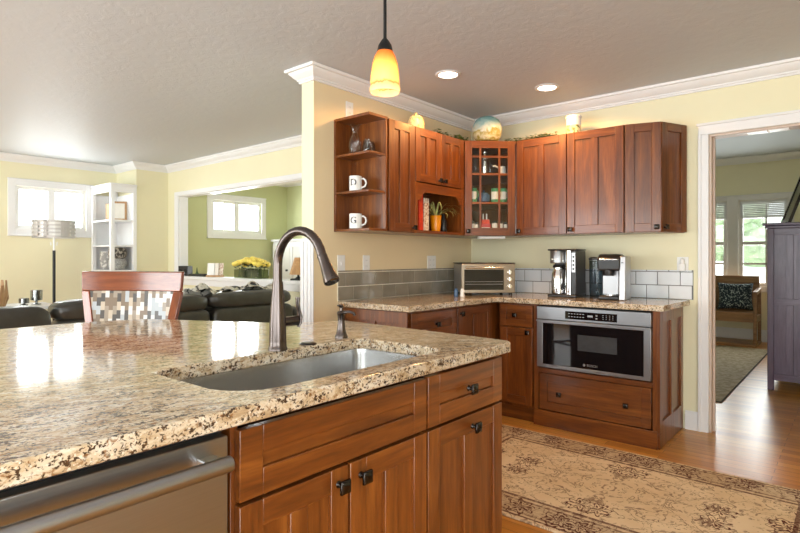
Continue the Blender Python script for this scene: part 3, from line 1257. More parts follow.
mb.tube([(0, .015, .088), (0, .055, .088), (0, .075, .088), (0, .08, .088)], [.0165, .0165, .0165, .012], 18)
o = mb.build('valve_barrel', M['bronze'], T)
mb = MB()
mb.tube([(.004, .080, .066), (.004, .086, .08), (.004, .088, .10), (.004, .082, .125), (.004, .078, .145), (.004, .079, .166)],
        [.006, .011, .012, .009, .0085, .0105], 14, flat=.55, up0=(0, 1, 0))
mb.build('handle', M['bronze'], T)

T = thing('soap_dispenser', 'dark nickel soap pump standing behind the right end of the island sink', 'soap dispenser', (1.262, -2.862, GT))
mb = MB()
mb.lathe([(.024, 0), (.024, .006), (.020, .014), (.015, .035), (.0125, .06), (.0145, .085), (.0165, .092), (.013, .098), (.006, .10)], (0, 0, 0), 20)
mb.build('body', M['bronze'], T)
mb = MB()
mb.lathe([(.006, .098), (.006, .112), (.012, .116), (.017, .119), (.012, .123), (.004, .124)], (0, 0, 0), 18)
mb.tube([(.008, 0, .094), (.03, .012, .098), (.046, .018, .094), (.052, .02, .084)], [.006, .006, .0055, .005], 10)
mb.build('pump_spout', M['bronze'], T)
mb = MB()
mb.lathe([(.030, 0), (.030, .003), (.024, .006), (.012, .007)], (0, 0, 0), 24)
tag(mb.build('hole_cover', M['pewter'], loc=(1.283, -3.04, GT)), 'round dark cap covering a hole in the granite beside the faucet', 'hole cover')

# ---------------------------------------------------------------- base cabinets on the side wall (face +x at x=.60)
BX = .60
YE = -1.655
T = thing('base_cabinet', 'cherry base cabinet with a top drawer at the open end of the side counter', 'cabinet', (BX, YE, 0), PI / 2)
W_ = .535
body(T, 0, W_, .10, GB - .002, .598)
mb = MB()
mb.box(.05, W_, .06, .59, 0, .10)
mb.build('toe_kick', M['wood_h'], T)
door(T, 'drawer', .03, W_ - .002, .69, .862, 1, [(.29, .775)], hpanel=True)
door(T, 'door', .03, W_ - .002, .115, .684, 2, [(.49, .645)])
# framed end panel facing the living room side (-y world = local -x)
mb = MB()
for u0, u1 in ((.0, .05), (.27, .31), (.548, .598)):
    mb.box(-.014, 0, u0, u1, .02, GB - .004)
for z0, z1 in ((.02, .12), (.80, GB - .004)):
    for u0, u1 in ((.05, .27), (.31, .548)):
        mb.box(-.014, 0, u0, u1, z0, z1)
mb.build('end_panel', M['wood_v'], T, bevel=.0015)

T = thing('base_cabinet', 'cherry base cabinet with one full-height door, in the corner under the side counter', 'cabinet', (BX, YE + .537, 0), PI / 2)
W_ = -.62 - (YE + .537)
body(T, 0, W_ + .60, .10, GB - .002, .598)
mb = MB()
mb.box(0, W_ + .02, .06, .59, 0, .10)
mb.build('toe_kick', M['wood_h'], T)
door(T, 'door', .006, W_ - .03, .115, .862, 2, [(.042, .82)])

# back wall run (face -y at y=-.60)
BY = -.60
T = thing('base_cabinet', 'narrow cherry base cabinet left of the built-in microwave, small drawer over one door', 'cabinet', (.622, BY, 0), 0)
W_ = .296
body(T, 0, W_, .10, GB - .002, .598)
mb = MB()
mb.box(0, W_, .04, .59, 0, .10)
mb.build('toe_kick', M['wood_h'], T)
door(T, 'drawer', .02, W_ - .008, .70, .862, 1, [(.152, .785)], hpanel=True, fr=.05)
door(T, 'door', .02, W_ - .008, .125, .692, 1, [(.255, .662)])

T = thing('microwave_cabinet', 'wide cherry base cabinet holding the microwave above one large drawer', 'cabinet', (.92, BY, 0), 0)
W_ = .844
mb = MB()
mb.box(0, .018, FT, .598, 0, GB - .002)
mb.box(W_ - .018, W_, FT, .598, 0, GB - .002)
mb.box(.018, W_ - .018, FT, .598, .385, .40, 1)
mb.box(.018, W_ - .018, .58, .598, .05, GB - .002)
mb.box(.018, W_ - .018, FT, .598, .06, .075, 1)
mb.build('body', WD, T, bevel=.001, seg=1)
mb = MB()
mb.box(0, .036, 0, FT, .115, GB - .002)
mb.box(W_ - .030, W_, 0, FT, .115, GB - .002)
mb.box(.036, W_ - .030, 0, FT, .385, .418, 1)
mb.box(0, W_, -.004, FT, 0, .115, 1)
mb.build('face_frame', WD, T, bevel=.002)
door(T, 'drawer', .042, W_ - .036, .12, .382, 1, [(.20, .248), (.655, .248)], hpanel=True, fr=.06)
mb = MB()
for y0, y1 in ((0, .06), (.275, .325), (.54, .596)):
    mb.box(W_, W_ + .014, y0, y1, .10, GB - .004)
for z0, z1 in ((.005, .17), (.80, GB - .004)):
    for y0, y1 in ((.06, .275), (.325, .54)):
        mb.box(W_, W_ + .014, y0, y1, max(z0, .10) if z0 > .1 else z0, z1)
mb.box(W_, W_ + .014, 0, .06, .005, .1)
mb.box(W_, W_ + .014, .54, .596, .005, .1)
mb.box(W_, W_ + .014, .275, .325, .005, .1)
mb.build('end_panel', M['wood_v'], T, bevel=.0015)

# microwave
T = thing('microwave', 'built-in stainless microwave with a black glass door, below the counter', 'microwave', (.957, BY - .02, .425), 0)
mb = MB()
mb.box(.02, .755, .035, .50, .0, .44)
mb.build('body', M['black_metal'], T)
mb = MB()
mb.box(0, .775, -.004, .03, .348, .438)
o = mb.build('control_panel', M['steel'], T, bevel=.002)
mb = MB()
mb.box(.212, .566, -.0055, -.004, .362, .416)
for i, x in enumerate((.235, .255, .275, .295, .315, .335)):
    for z in (.378, .398):
        mb.box(x, x + .010, -.0063, -.0055, z, z + .004, 1)
for x in (.47, .492, .514, .536):
    for z in (.376, .388, .400):
        mb.box(x, x + .008, -.0063, -.0055, z, z + .003, 1)
mb.box(.37, .405, -.0063, -.0055, .384, .396, 1)
mb.box(.425, .437, -.0063, -.0055, .373, .381, 1)
mb.box(.425, .437, -.0063, -.0055, .393, .401, 1)
mb.build('display', [M['black_glass'], M['grey_plastic']], o)
mb = MB()
mb.box(0, .045, -.006, .03, .005, .342)
mb.box(.73, .775, -.006, .03, .005, .342)
mb.box(.045, .73, -.006, .03, .005, .03)
mb.box(.045, .73, -.006, .03, .322, .342)
mb.box(0, .775, -.02, -.006, .332, .345)
dr = mb.build('door', M['steel'], T, bevel=.002)
mb = MB()
mb.box(.045, .73, -.003, .02, .03, .322)
g = mb.build('door_glass', M['black_glass'], dr)
mb = MB()
mb.box(.30, .565, -.0036, -.003, .150, .258)
mb.build('inner_window', plain('dark_mesh_window', (.055, .057, .06, 1), .12, 0, .1, 30), dr)
text_mesh('logo_lettering', 'BOSCH', .022, M['grey_plastic'], dr, (.40, -.0034, .055))
mb = MB()
mb.lathe([(.009, -.0034), (.009, -.0030)], (.345, 0, .055), 16, ax='y')
mb.build('logo_ring', M['grey_plastic'], dr)

# L-shaped countertop along both walls
CL = [(0, YE - .03), (.63, YE - .03), (.63, -.635), (1.808, -.635), (1.822, 0), (0, 0)]
mb = MB()
mb.prism(CL, GB, GT)
tag(mb.build('wall_countertop', M['granite'], bevel=.005, seg=3), 'L-shaped speckled granite countertop running along the two kitchen walls', 'countertop')


def tiles(name, along, span, z0, mat, label, rows=2, tw=.152, th=.098, cap=True, grout=None):
    """brick-laid glazed tiles; along 'y' on the side wall (face +x) or 'x' on the back wall (face -y)"""
    t = thing(name, label, 'backsplash')
    a0, a1 = span
    gap = .0055

    def bx(mb, u0, u1, d0, d1, w0, w1):
        if along == 'y':
            mb.box(d0, d1, u0, u1, w0, w1)
        else:
            mb.box(u0, u1, -d1, -d0, w0, w1)
    mb = MB()
    bx(mb, a0, a1, 0.0005, .006, z0, z0 + rows * th + .012)
    mb.build('grout', grout, t)
    mb = MB()
    for r in range(rows):
        u = a0 - (tw / 2 if r % 2 else 0)
        while u < a1:
            u0, u1 = max(u, a0) + gap / 2, min(u + tw, a1) - gap / 2
            if u1 - u0 > .012:
                bx(mb, u0, u1, .004, .010, z0 + r * th + gap / 2, z0 + (r + 1) * th - gap / 2)
            u += tw
    if cap:
        u = a0
        while u < a1:
            bx(mb, u + gap / 2, min(u + tw, a1) - gap / 2, .004, .010, z0 + rows * th + gap / 2, z0 + rows * th + .012)
            u += tw
    mb.build('tile_field', mat, t, bevel=.0015)
    return t


tiles('tile_backsplash', 'y', (-1.69, -.012), GT + .001, M['tile'], 'taupe glazed tile backsplash along the side wall counter', grout=M['grout'])
tiles('tile_backsplash', 'x', (.012, 1.842), GT + .001, M['tile_light'], 'pale glazed tile backsplash along the wall behind the coffee makers', grout=M['grout_dark'])

# ---------------------------------------------------------------- wall cabinets
UZ0, UZ1 = 1.388, 2.15
UH = UZ1 - UZ0
UX = .33
T = thing('open_shelf_unit', 'cherry end unit with three open shelves holding mugs and glassware', 'shelf unit', (UX, -1.722, UZ0), PI / 2)
W_ = .177
mb = MB()
mb.box(W_ - .016, W_, .0, UX - .001, 0, UH)            # panel against the tall cabinet
mb.box(0, W_ - .016, UX - .018, UX - .001, 0, UH)      # panel on the wall
mb.box(0, W_ - .016, 0, UX - .018, 0, .016, 1)
mb.box(-.004, W_, -.004, UX - .018, UH - .018, UH, 1)
mb.build('body', WD, T, bevel=.0015)
SH = [1.655 - UZ0, 1.905 - UZ0]
for z in SH:
    mb = MB()
    mb.box(.002, W_ - .016, .004, UX - .018, z - .016, z, 1)
    mb.build('shelf', WD, T, bevel=.002)

T = thing('wall_cabinet', 'tall narrow cherry wall cabinet with one two-panel door beside the open shelves', 'cabinet', (UX, -1.543, UZ0), PI / 2)
W_ = .296
body(T, 0, W_, 0, UH, UX - .001)
door(T, 'door', .014, W_, .004, UH - .004, 2, [(.272, .036)])

T = thing('wall_cabinet', 'cherry wall cabinet with two short doors above an open niche with an arched valance', 'cabinet', (UX, -1.245, UZ0), PI / 2)
W_ = .625
mb = MB()
mb.box(0, .018, FT, UX - .001, 0, UH)
mb.box(W_ - .018, W_, FT, UX - .001, 0, UH)
mb.box(.018, W_ - .018, UX - .012, UX - .001, 0, UH)
mb.box(.018, W_ - .018, FT, UX - .012, 0, .018, 1)
mb.box(.018, W_ - .018, FT, UX - .012, .345, .363, 1)
mb.box(.018, W_ - .018, FT, UX - .012, UH - .018, UH, 1)
mb.build('body', WD, T, bevel=.001, seg=1)
mb = MB()
mb.box(0, .03, 0, FT, 0, .365)
mb.box(W_ - .03, W_, 0, FT, 0, .365)
mb.box(.03, W_ - .03, 0, FT, 0, .022, 1)
mb.build('face_frame', WD, T, bevel=.0015)
ar = [(.03, .362), (.03, .235), (.06, .24), (.09, .28), (.12, .298), (W_ - .12, .298), (W_ - .09, .28), (W_ - .06, .24), (W_ - .03, .235), (W_ - .03, .362)]
mb = MB()
n = len(ar)
lo = [mb.bm.verts.new((a, .002, z)) for a, z in ar]
hi = [mb.bm.verts.new((a, FT, z)) for a, z in ar]
# arch strip in quads, top edge to lower edge
topz = .362
low = ar[1:-1]
for y_ in (.002, FT):
    for (a0, z0), (a1, z1) in zip(low, low[1:]):
        q = [mb.bm.verts.new(v) for v in ((a0, y_, z0), (a1, y_, z1), (a1, y_, topz), (a0, y_, topz))]
        mb._f(q, 0)
for (a0, z0), (a1, z1) in zip(low, low[1:]):
    q = [mb.bm.verts.new(v) for v in ((a0, .002, z0), (a1, .002, z1), (a1, FT, z1), (a0, FT, z0))]
    mb._f(q, 0)
bmesh.ops.remove_doubles(mb.bm, verts=mb.bm.verts[:], dist=.0001)
bmesh.ops.delete(mb.bm, geom=[v for v in mb.bm.verts if not v.link_faces], context='VERTS')
mb.build('arched_valance', M['wood_h'], T)
door(T, 'door', .002, W_ / 2, .368, UH - .004, 2, [(W_ / 2 - .028, .40)])
door(T, 'door', W_ / 2 + .001, W_ - .002, .368, UH - .004, 2, [(W_ / 2 + .03, .40)])

# diagonal corner cabinet with a glazed door
A_ = Vector((.33, -.618))
B_ = Vector((.628, -.33))
CA = math.atan2(B_.y - A_.y, B_.x - A_.x)
CW = (B_ - A_).length
CM = Matrix.Rotation(-CA, 2)


def cl(x, y):
    v = CM @ (Vector((x, y)) - A_)
    return (v.x, v.y)


T = thing('corner_cabinet', 'diagonal corner wall cabinet with a many-paned glass door', 'cabinet', (A_.x, A_.y, UZ0), CA)
penta = [cl(.002, -.618), cl(.318, -.618), cl(.628, -.318), cl(.628, -.002), cl(.002, -.002)]
# clip the front so that the door lies in front of it
mb = MB()
for z0, z1 in ((0, .018), (UH - .018, UH)):
    mb.prism([(p_[0], max(p_[1], FT)) for p_ in penta], z0, z1, 1)
for a, b, th_ in (((.002, -.618), (.002, -.002), (.010, 0)), ((.002, -.002), (.628, -.002), (0, -.010))):
    q = [cl(*a), cl(*b), cl(b[0] + th_[0], b[1] + th_[1]), cl(a[0] + th_[0], a[1] + th_[1])]
    mb.prism([(u, max(v, FT)) for u, v in q], .018, UH - .018)
for q in ([(.02, -.618), (.31, -.618), (.31, -.604), (.02, -.604)], [(.628, -.31), (.628, -.02), (.614, -.02), (.614, -.31)]):
    mb.prism([(cl(*p_)[0], max(cl(*p_)[1], FT)) for p_ in q], .018, UH - .018)
mb.build('body', WD, T)
CSH = [.27, .50]
for z in CSH:
    mb = MB()
    mb.prism([(p_[0], max(p_[1], FT + .004)) for p_ in (cl(.014, -.60), cl(.32, -.60), cl(.61, -.318), cl(.61, -.014), cl(.014, -.014))], z - .016, z, 1)
    mb.build('shelf', WD, T)
fr = .058
mb = MB()
mb.box(.004, .004 + fr, 0, .02, .004, UH - .004)
mb.box(CW - .004 - fr, CW - .004, 0, .02, .004, UH - .004)
mb.box(.004 + fr, CW - .004 - fr, 0, .02, .004, .004 + fr, 1)
mb.box(.004 + fr, CW - .004 - fr, 0, .02, UH - .004 - fr, UH - .004, 1)
dg_ = mb.build('glass_door', WD, T, bevel=.002)
mb = MB()
i0, i1 = .004 + fr, CW - .004 - fr
for u in (i0 + (i1 - i0) * .235, i0 + (i1 - i0) * .765):
    mb.box(u - .008, u + .008, .003, .015, .004 + fr, UH - .004 - fr)
for z in (.262, .492, .632):
    mb.box(i0, i1, .004, .014, z - .008, z + .008, 1)
mb.build('muntin', WD, dg_, bevel=.001)
mb = MB()
mb.box(i0, i1, .015, .018, .06, UH - .06)
mb.build('glass_pane', M['pane'], dg_)
knob(dg_, .03, .036)

# two-door cabinet on the back wall
T = thing('wall_cabinet', 'wide cherry wall cabinet with two tall doors above the coffee makers', 'cabinet', (.632, -UX, UZ0), 0)
W_ = .843
body(T, 0, W_, 0, UH, UX - .001)
door(T, 'door', .004, W_ / 2 - .002, .004, UH - .004, 2, [(.034, .036)])
door(T, 'door', W_ / 2 + .002, W_ - .004, .004, UH - .004, 2, [(W_ / 2 + .034, .036)])

# angled end cabinet
E0, E1, E2 = Vector((1.478, -.33)), Vector((1.70, -.262)), Vector((1.806, -.02))
T = thing('wall_cabinet', 'wedge-shaped cherry end wall cabinet with two angled narrow doors', 'cabinet', (E0.x, E0.y, UZ0), 0)
mb = MB()
off = lambda v: (v.x - E0.x, v.y - E0.y)
n1 = Vector((E1.y - E0.y, -(E1.x - E0.x))).normalized()
n2 = Vector((E2.y - E1.y, -(E2.x - E1.x))).normalized()
q0, q1, q2 = E0 - n1 * FT, E1 - (n1 + n2) * FT * .62, E2 - n2 * FT
mb.prism([off(q0), off(q1), off(q2), (q2.x - E0.x, .329), (0, .329)], 0, UH)
mb.build('body', WD, T, bevel=.001)
for a, b, kx in ((E0, E1, -.03), (E1, E2, .03)):
    ln = (b - a).length
    an = math.atan2(b.y - a.y, b.x - a.x)
    o = door_mb(.003, ln - .002, .004, UH - .004, 1).build('door', WD, T, bevel=.0018, loc=(a.x - E0.x, a.y - E0.y, 0), rz=an)
    knob(o, ln + kx if kx < 0 else kx, .036)

# ---------------------------------------------------------------- things on the open shelves
def mug(letter, z, label):
    t = thing('mug', label, 'mug', (.155, -1.668, z), math.radians(24), 'white letter mugs on the open shelves')
    mb = MB()
    r = .0425
    mb.lathe([(.036, 0), (r, .004), (r, .098), (r - .001, .101), (r - .004, .1), (r - .005, .01), (.004, .008)], (0, 0, 0), 28)
    mb.build('cup', M['ceramic'], t)
    mb = MB()
    mb.tube([(r - .004, 0, .082), (r + .014, 0, .084), (r + .028, 0, .072), (r + .032, 0, .052), (r + .024, 0, .032), (r - .004, 0, .022)],
            .0062, 10, up0=(0, 1, 0))
    mb.build('handle', M['ceramic'], t)
    text_mesh('printed_letter', letter, .062, M['ink'], t, (0, 0, .054), wrap_r=r + .0006, ext=.0003, bold=.0012)
    return t


mug('D', 1.6555, 'white mug printed with a dark letter D on the middle open shelf')
mug('G', UZ0 + .0165, 'white mug printed with a dark letter G on the bottom open shelf')
mb = MB()
mb.lathe([(.03, 0), (.038, .006), (.044, .04), (.042, .075), (.030, .11), (.018, .135), (.021, .15), (.034, .185), (.038, .195), (.036, .195),
          (.019, .151), (.016, .135), (.028, .11), (.04, .075), (.042, .04), (.03, .012), (.004, .01)], (0, 0, 0), 24)
tag(mb.build('carafe', M['crystal'], loc=(.165, -1.684, 1.9055)), 'clear glass carafe with a flared neck on the top open shelf', 'carafe')
for i, (x, y, lb) in enumerate(((.262, -1.668, 'small clear glass tumbler in front of the carafe on the top shelf'),
                                (.215, -1.632, 'small clear glass tumbler in the middle, right of the carafe'),
                                (.225, -1.588, 'small clear glass tumbler nearest the tall cabinet on the top shelf'))):
    mb = MB()
    mb.lathe([(.016, 0), (.022, .006), (.026, .03), (.023, .06), (.017, .088), (.016, .088), (.021, .06), (.024, .03), (.02, .01), (.003, .009)], (0, 0, 0), 18)
    tag(mb.build('glass_tumbler', M['crystal'], loc=(x, y, 1.9055)), lb, 'glass', 'small tumblers on the top open shelf')

# niche: two books, a spider plant, a dark bottle
NZ = UZ0 + .0225


def book(x, y, w, d, h, cover, label, ang=0):
    t = thing('book', label, 'book', (x, y, NZ), ang, 'cookbooks in the niche')
    mb = MB()
    mb.box(-d, 0, -w / 2, -w / 2 + .004, 0, h)
    mb.box(-d, 0, w / 2 - .004, w / 2, 0, h)
    mb.box(-.004, 0, -w / 2 + .004, w / 2 - .004, 0, h)
    mb.build('cover', cover, t, bevel=.0015)
    mb = MB()
    mb.box(-d + .004, -.004, -w / 2 + .004, w / 2 - .004, .004, h - .004)
    mb.build('pages', M['cover_page'], t)


book(.275, -1.108, .05, .2, .268, M['red'], 'tall red-orange cookbook at the left of the niche')
book(.27, -1.035, .06, .19, .245, M['book_pat'], 'pale speckled cookbook beside the red one in the niche')
T = thing('spider_plant', 'spider plant with striped arching leaves in a bright orange pot in the niche', 'plant', (.215, -.845, NZ))
mb = MB()
mb.lathe([(.028, 0), (.034, .004), (.040, .05), (.043, .11), (.047, .128), (.044, .128), (.04, .11), (.004, .105)], (0, 0, 0), 24)
mb.build('pot', M['orange'], T)
mb = MB()
for k in range(34):
    a = R.random() * 6.283
    ln = .12 + .11 * R.random()
    up = .05 + .10 * R.random()
    w = .0055
    pts = []
    for j in range(7):
        f = j / 6
        rr = ln * f
        zz = .108 + up * math.sin(f * 2.3) - .05 * f * f
        cx_, cy_ = rr * math.cos(a), rr * math.sin(a)
        cx_ = max(min(cx_, .15), -.17)
        cy_ = max(min(cy_, .14), -.14)
        zz = min(zz, .24)
        ww = w * (1 - f ** 2) + .0006
        pts.append(((cx_ - ww * math.sin(a), cy_ + ww * math.cos(a), zz), (cx_ + ww * math.sin(a), cy_ - ww * math.cos(a), zz)))
    for (a0, b0), (a1, b1) in zip(pts, pts[1:]):
        mb._f([mb.bm.verts.new(v) for v in (a0, b0, b1, a1)], 0)
mb.build('leaves', M['leaf2'], T)
mb = MB()
mb.lathe([(.024, 0), (.028, .01), (.027, .09), (.012, .12), (.011, .15), (.003, .152)], (0, 0, 0), 18)
tag(mb.build('bottle', M['black_plastic'], loc=(.20, -.722, NZ)), 'small dark bottle to the right of the orange plant pot', 'bottle')

# behind the glass door
CZ = [UZ0 + .0185, UZ0 + CSH[0] + .0005, UZ0 + CSH[1] + .0005]


def cw(u, v):
    c, s = math.cos(CA), math.sin(CA)
    return A_.x + u * c - v * s, A_.y + u * s + v * c


def jar(name, u, v, z, prof, mats, label, cat, group=None, n=18):
    x, y = cw(u, v)
    mb = MB()
    for k, pf in enumerate(prof):
        mb.lathe(pf, (0, 0, 0), n, k)
    o = tag(mb.build(name, mats, loc=(x, y, z)), label, cat, group)
    o.scale = (1.15, 1.15, 1.25)
    return o


def cylp(r, h, z=0):
    return [(r * .92, z), (r, z + .004), (r, z + h - .004), (r * .94, z + h)]


# top shelf
jar('glass_jar', .105, .085, CZ[2], [cylp(.030, .13)], [M['crystal']], 'clear glass jar at the left of the top cabinet shelf behind glass', 'jar')
jar('steel_canister', .185, .10, CZ[2], [cylp(.022, .14), cylp(.015, .02, .14)], [M['chrome'], M['chrome']], 'slim shiny metal canister in the middle of the top shelf behind glass', 'canister')
jar('glass_jar', .228, .09, CZ[2], [cylp(.022, .12)], [M['crystal']], 'narrow clear glass jar right of the metal canister behind glass', 'jar')
T = thing('creamer', 'small white creamer with a long handle at the right of the top cabinet shelf', 'creamer', (*cw(.335, .10), CZ[2]))
mb = MB()
mb.lathe([(.018, 0), (.026, .01), (.028, .04), (.022, .07), (.019, .07), (.024, .04), (.003, .012)], (0, 0, 0), 18)
mb.build('cup', M['ceramic'], T)
mb = MB()
mb.tube([(-.02, -.012, .055), (-.045, -.045, .075), (-.055, -.06, .07)], [.007, .008, .006], 8)
mb.build('handle', M['ceramic'], T)
# middle shelf


def band_mug(u, label):
    t = thing('banded_mug', label, 'mug', (*cw(u, .085), CZ[1]), 0, 'green and white mugs behind the glass door')
    t.scale = (1.08, 1.08, 1.25)
    mb = MB()
    mb.lathe([(.024, 0), (.028, .004), (.028, .022)], (0, 0, 0), 18, 0, caps=False)
    mb.lathe([(.028, .022), (.028, .072)], (0, 0, 0), 18, 1, caps=False)
    mb.lathe([(.028, .072), (.028, .094), (.025, .094), (.025, .01), (.002, .008)], (0, 0, 0), 18, 0, caps=False)
    mb.build('cup', [M['mugreen'], M['ceramic']], t)
    mb = MB()
    mb.tube([(.026, 0, .078), (.042, 0, .07), (.044, 0, .04), (.026, 0, .02)], .0045, 8, up0=(0, 1, 0))
    mb.build('handle', M['mugreen'], t)


band_mug(.088, 'green and white banded mug left of the blue sugar bowl')
band_mug(.268, 'green and white banded mug just right of the blue sugar bowl')
band_mug(.335, 'green and white banded mug at the right end of the middle glass shelf')
T = thing('sugar_bowl', 'slate blue lidded sugar bowl on the middle shelf behind glass', 'bowl', (*cw(.178, .10), CZ[1]))
T.scale = (1.05, 1.05, 1.1)
mb = MB()
mb.lathe([(.03, 0), (.045, .012), (.048, .05), (.044, .062), (.002, .063)], (0, 0, 0), 20)
mb.build('bowl', M['blue'], T)
mb = MB()
mb.lathe([(.044, .063), (.036, .072), (.012, .08), (.006, .084), (.010, .092), (.002, .096)], (0, 0, 0), 20)
mb.build('lid', M['blue'], T)
# bottom shelf
sp_ = [(.080, 'small white spice jar at the left end of the bottom glass shelf', .016, .065), (.112, 'small white spice jar just left of the red tin', .013, .06),
       (.262, 'white spice jar just right of the red tin', .020, .068), (.312, 'pale spice jar second from the right on the bottom shelf', .017, .066),
       (.352, 'pale spice jar at the right end of the bottom glass shelf', .014, .062)]
for u, lb, r, h in sp_:
    jar('spice_jar', u, .07, CZ[0], [cylp(r, h), cylp(r * .85, .014, h)], [M['ceramic'], M['black_plastic']], lb, 'spice jar', 'spice jars behind the glass door')
T = thing('tea_tin', 'red rectangular tin with a white label on the bottom shelf behind glass', 'tin', (*cw(.185, .085), CZ[0]), CA)
mb = MB()
mb.box(-.042, .042, -.03, .03, 0, .082)
mb.build('box', M['red_tin'], T, bevel=.003)
mb = MB()
mb.box(-.034, .034, -.0308, -.03, .034, .052)
mb.build('paper_label', M['ceramic'], T)
mb = MB()
mb.box(-.030, .034, -.022, .026, .0825, .116)
x, y = cw(.185, .085)
tag(mb.build('small_box', M['red'], loc=(x, y, CZ[0]), rz=CA, bevel=.002), 'small orange-red box lying on top of the red tin', 'box')
for du, lb in ((-.014, 'left thin white candle standing on the small red box'), (.014, 'right thin white candle standing on the small red box')):
    x, y = cw(.185 + du, .085)
    mb = MB()
    mb.lathe([(.006, 0), (.006, .045), (.002, .048)], (0, 0, 0), 10)
    tag(mb.build('candle', M['ceramic'], loc=(x, y, CZ[0] + .1165)), lb, 'candle', 'candles behind the glass door')

# ---------------------------------------------------------------- on top of the wall cabinets
T = thing('glass_globe', 'large round swirled glass jar on top of the corner cabinet', 'globe jar', (.405, -.395, UZ1))
mb = MB()
mb.lathe([(.05, 0), (.085, .012), (.112, .05), (.121, .10), (.116, .145), (.095, .185), (.06, .208), (.03, .215), (.003, .216)], (0, 0, 0), 36)
mb.build('jar', M['globe'], T)
T = thing('lidded_pot', 'small painted cream pot with a lid on top of the side wall cabinets', 'pot', (.20, -1.075, UZ1))
mb = MB()
mb.lathe([(.04, 0), (.062, .02), (.066, .06), (.058, .095), (.05, .10), (.003, .10)], (0, 0, 0), 24)
mb.build('pot', M['pot_paint'], T)
mb = MB()
mb.lathe([(.052, .101), (.048, .112), (.02, .126), (.008, .13), (.012, .142), (.003, .15)], (0, 0, 0), 24)
mb.build('lid', M['pot_paint'], T)
T = thing('canister', 'white canister with a leafy lower band on top of the back wall cabinets', 'canister', (1.055, -.20, UZ1))
mb = MB()
mb.lathe([(.052, .0), (.056, .004), (.056, .075)], (0, 0, 0), 28, 0, caps=False)
mb.lathe([(.056, .075), (.056, .13)], (0, 0, 0), 28, 1, caps=False)
mb.lathe([(.002, 0), (.052, 0)], (0, 0, 0), 28, 0, caps=False)
mb.build('jar', [M['pot_paint'], M['ceramic']], T)
mb = MB()
mb.lathe([(.058, .131), (.059, .145), (.054, .152), (.003, .154)], (0, 0, 0), 28)
mb.build('lid', M['ceramic'], T)


def garland(pts, label, n):
    t = thing('leaf_garland', label, 'garland', (pts[0][0], pts[0][1], UZ1), 0, 'leaf garlands on the wall cabinets')
    P = [Vector((p[0] - pts[0][0], p[1] - pts[0][1], .012)) for p in pts]
    mb = MB()
    mb.tube(P, .005, 8)
    mb.build('stem', M['leafd'], t)
    mb = MB()
    for k in range(n):
        f = R.random() * (len(P) - 1)
        i = int(f)
        c = P[i].lerp(P[i + 1], f - i) + Vector(((R.random() - .5) * .07, (R.random() - .5) * .07, .002 + R.random() * .024))
        a = R.random() * 6.28
        l_, w_ = .022 + .014 * R.random(), .010
        d = Vector((math.cos(a), math.sin(a), .5 * (R.random() - .3)))
        s_ = Vector((-math.sin(a), math.cos(a), .3 * (R.random() - .5)))
        q = [c - d * l_ * .5, c + s_ * w_, c + d * l_ * .6, c - s_ * w_]
        for v in q:
            v.z = max(v.z, .003)
        mb._f([mb.bm.verts.new(v) for v in q], 0)
    mb.build('leaves', M['leaf'], t, smooth=False)


garland([(.27, -.93), (.25, -.75), (.29, -.63), (.27, -.50)], 'leafy green garland on the side wall cabinets left of the round jar', 110)
garland([(.50, -.28), (.66, -.26), (.82, -.28), (.95, -.27)], 'leafy green garland on the back wall cabinets right of the round jar', 110)


# ---------------------------------------------------------------- outlets, switch plates
def plate(loc, rz, label, w=.07, h=.115, kind='outlet', name='outlet_plate', extra=None):
    t = thing(name, label, 'outlet' if kind == 'outlet' else 'switch', loc, rz)
    mb = MB()
    mb.box(-w / 2, w / 2, -.006, -.0002, -h / 2, h / 2)
    o = mb.build('cover', M['outlet'], t, bevel=.002)
    mb = MB()
    for k in range(1 if w < .1 else 2):
        ox = 0 if w < .1 else (-.023 + .046 * k)
        if kind == 'outlet':
            for z in (-.021, .021):
                for s_ in (-.006, .006):
                    mb.box(ox + s_ - .0012, ox + s_ + .0012, -.0066, -.006, z - .005, z + .005)
        else:
            mb.box(ox - .005, ox + .005, -.012, -.006, -.012, .012)
    mb.build('slots' if kind == 'outlet' else 'toggle', M['socket'] if kind == 'outlet' else M['outlet'], t)
    return t


plate((0, -1.405, 1.172), PI / 2, 'white outlet plate on the side wall just left of the counter middle')
plate((0, -.615, 1.172), PI / 2, 'wide white double outlet plate on the side wall nearer the toaster oven', w=.115)
plate((0, -1.655, 1.172), PI / 2, 'white switch plate on the side wall behind the faucet head', kind='switch', name='switch_plate')
plate((0, -1.575, 2.245), PI / 2, 'white outlet plate high on the side wall above the open shelves')
t = plate((1.775, 0, 1.16), 0, 'white outlet plate with a plugged-in night light beside the doorway', w=.075)
mb = MB()
mb.box(-.02, .02, -.035, -.0066, -.04, .01)
mb.lathe([(.016, .01), (.018, .025), (.012, .045), (.003, .05)], (0, -.021, 0), 16)
tag(mb.build('night_light', M['ceramic'], loc=(1.775, 0, 1.16), bevel=.002), 'small white night light plugged into the outlet beside the doorway', 'night light')

# under-cabinet light below the corner cabinet
mb = MB()
mb.box(-.11, .11, -.03, .03, -.022, 0)
x, y = cw(.24, .09)
tag(mb.build('under_cabinet_light', M['outlet'], loc=(x, y, UZ0 - .0005), rz=CA, bevel=.006), 'slim white light fixture under the corner cabinet', 'light')

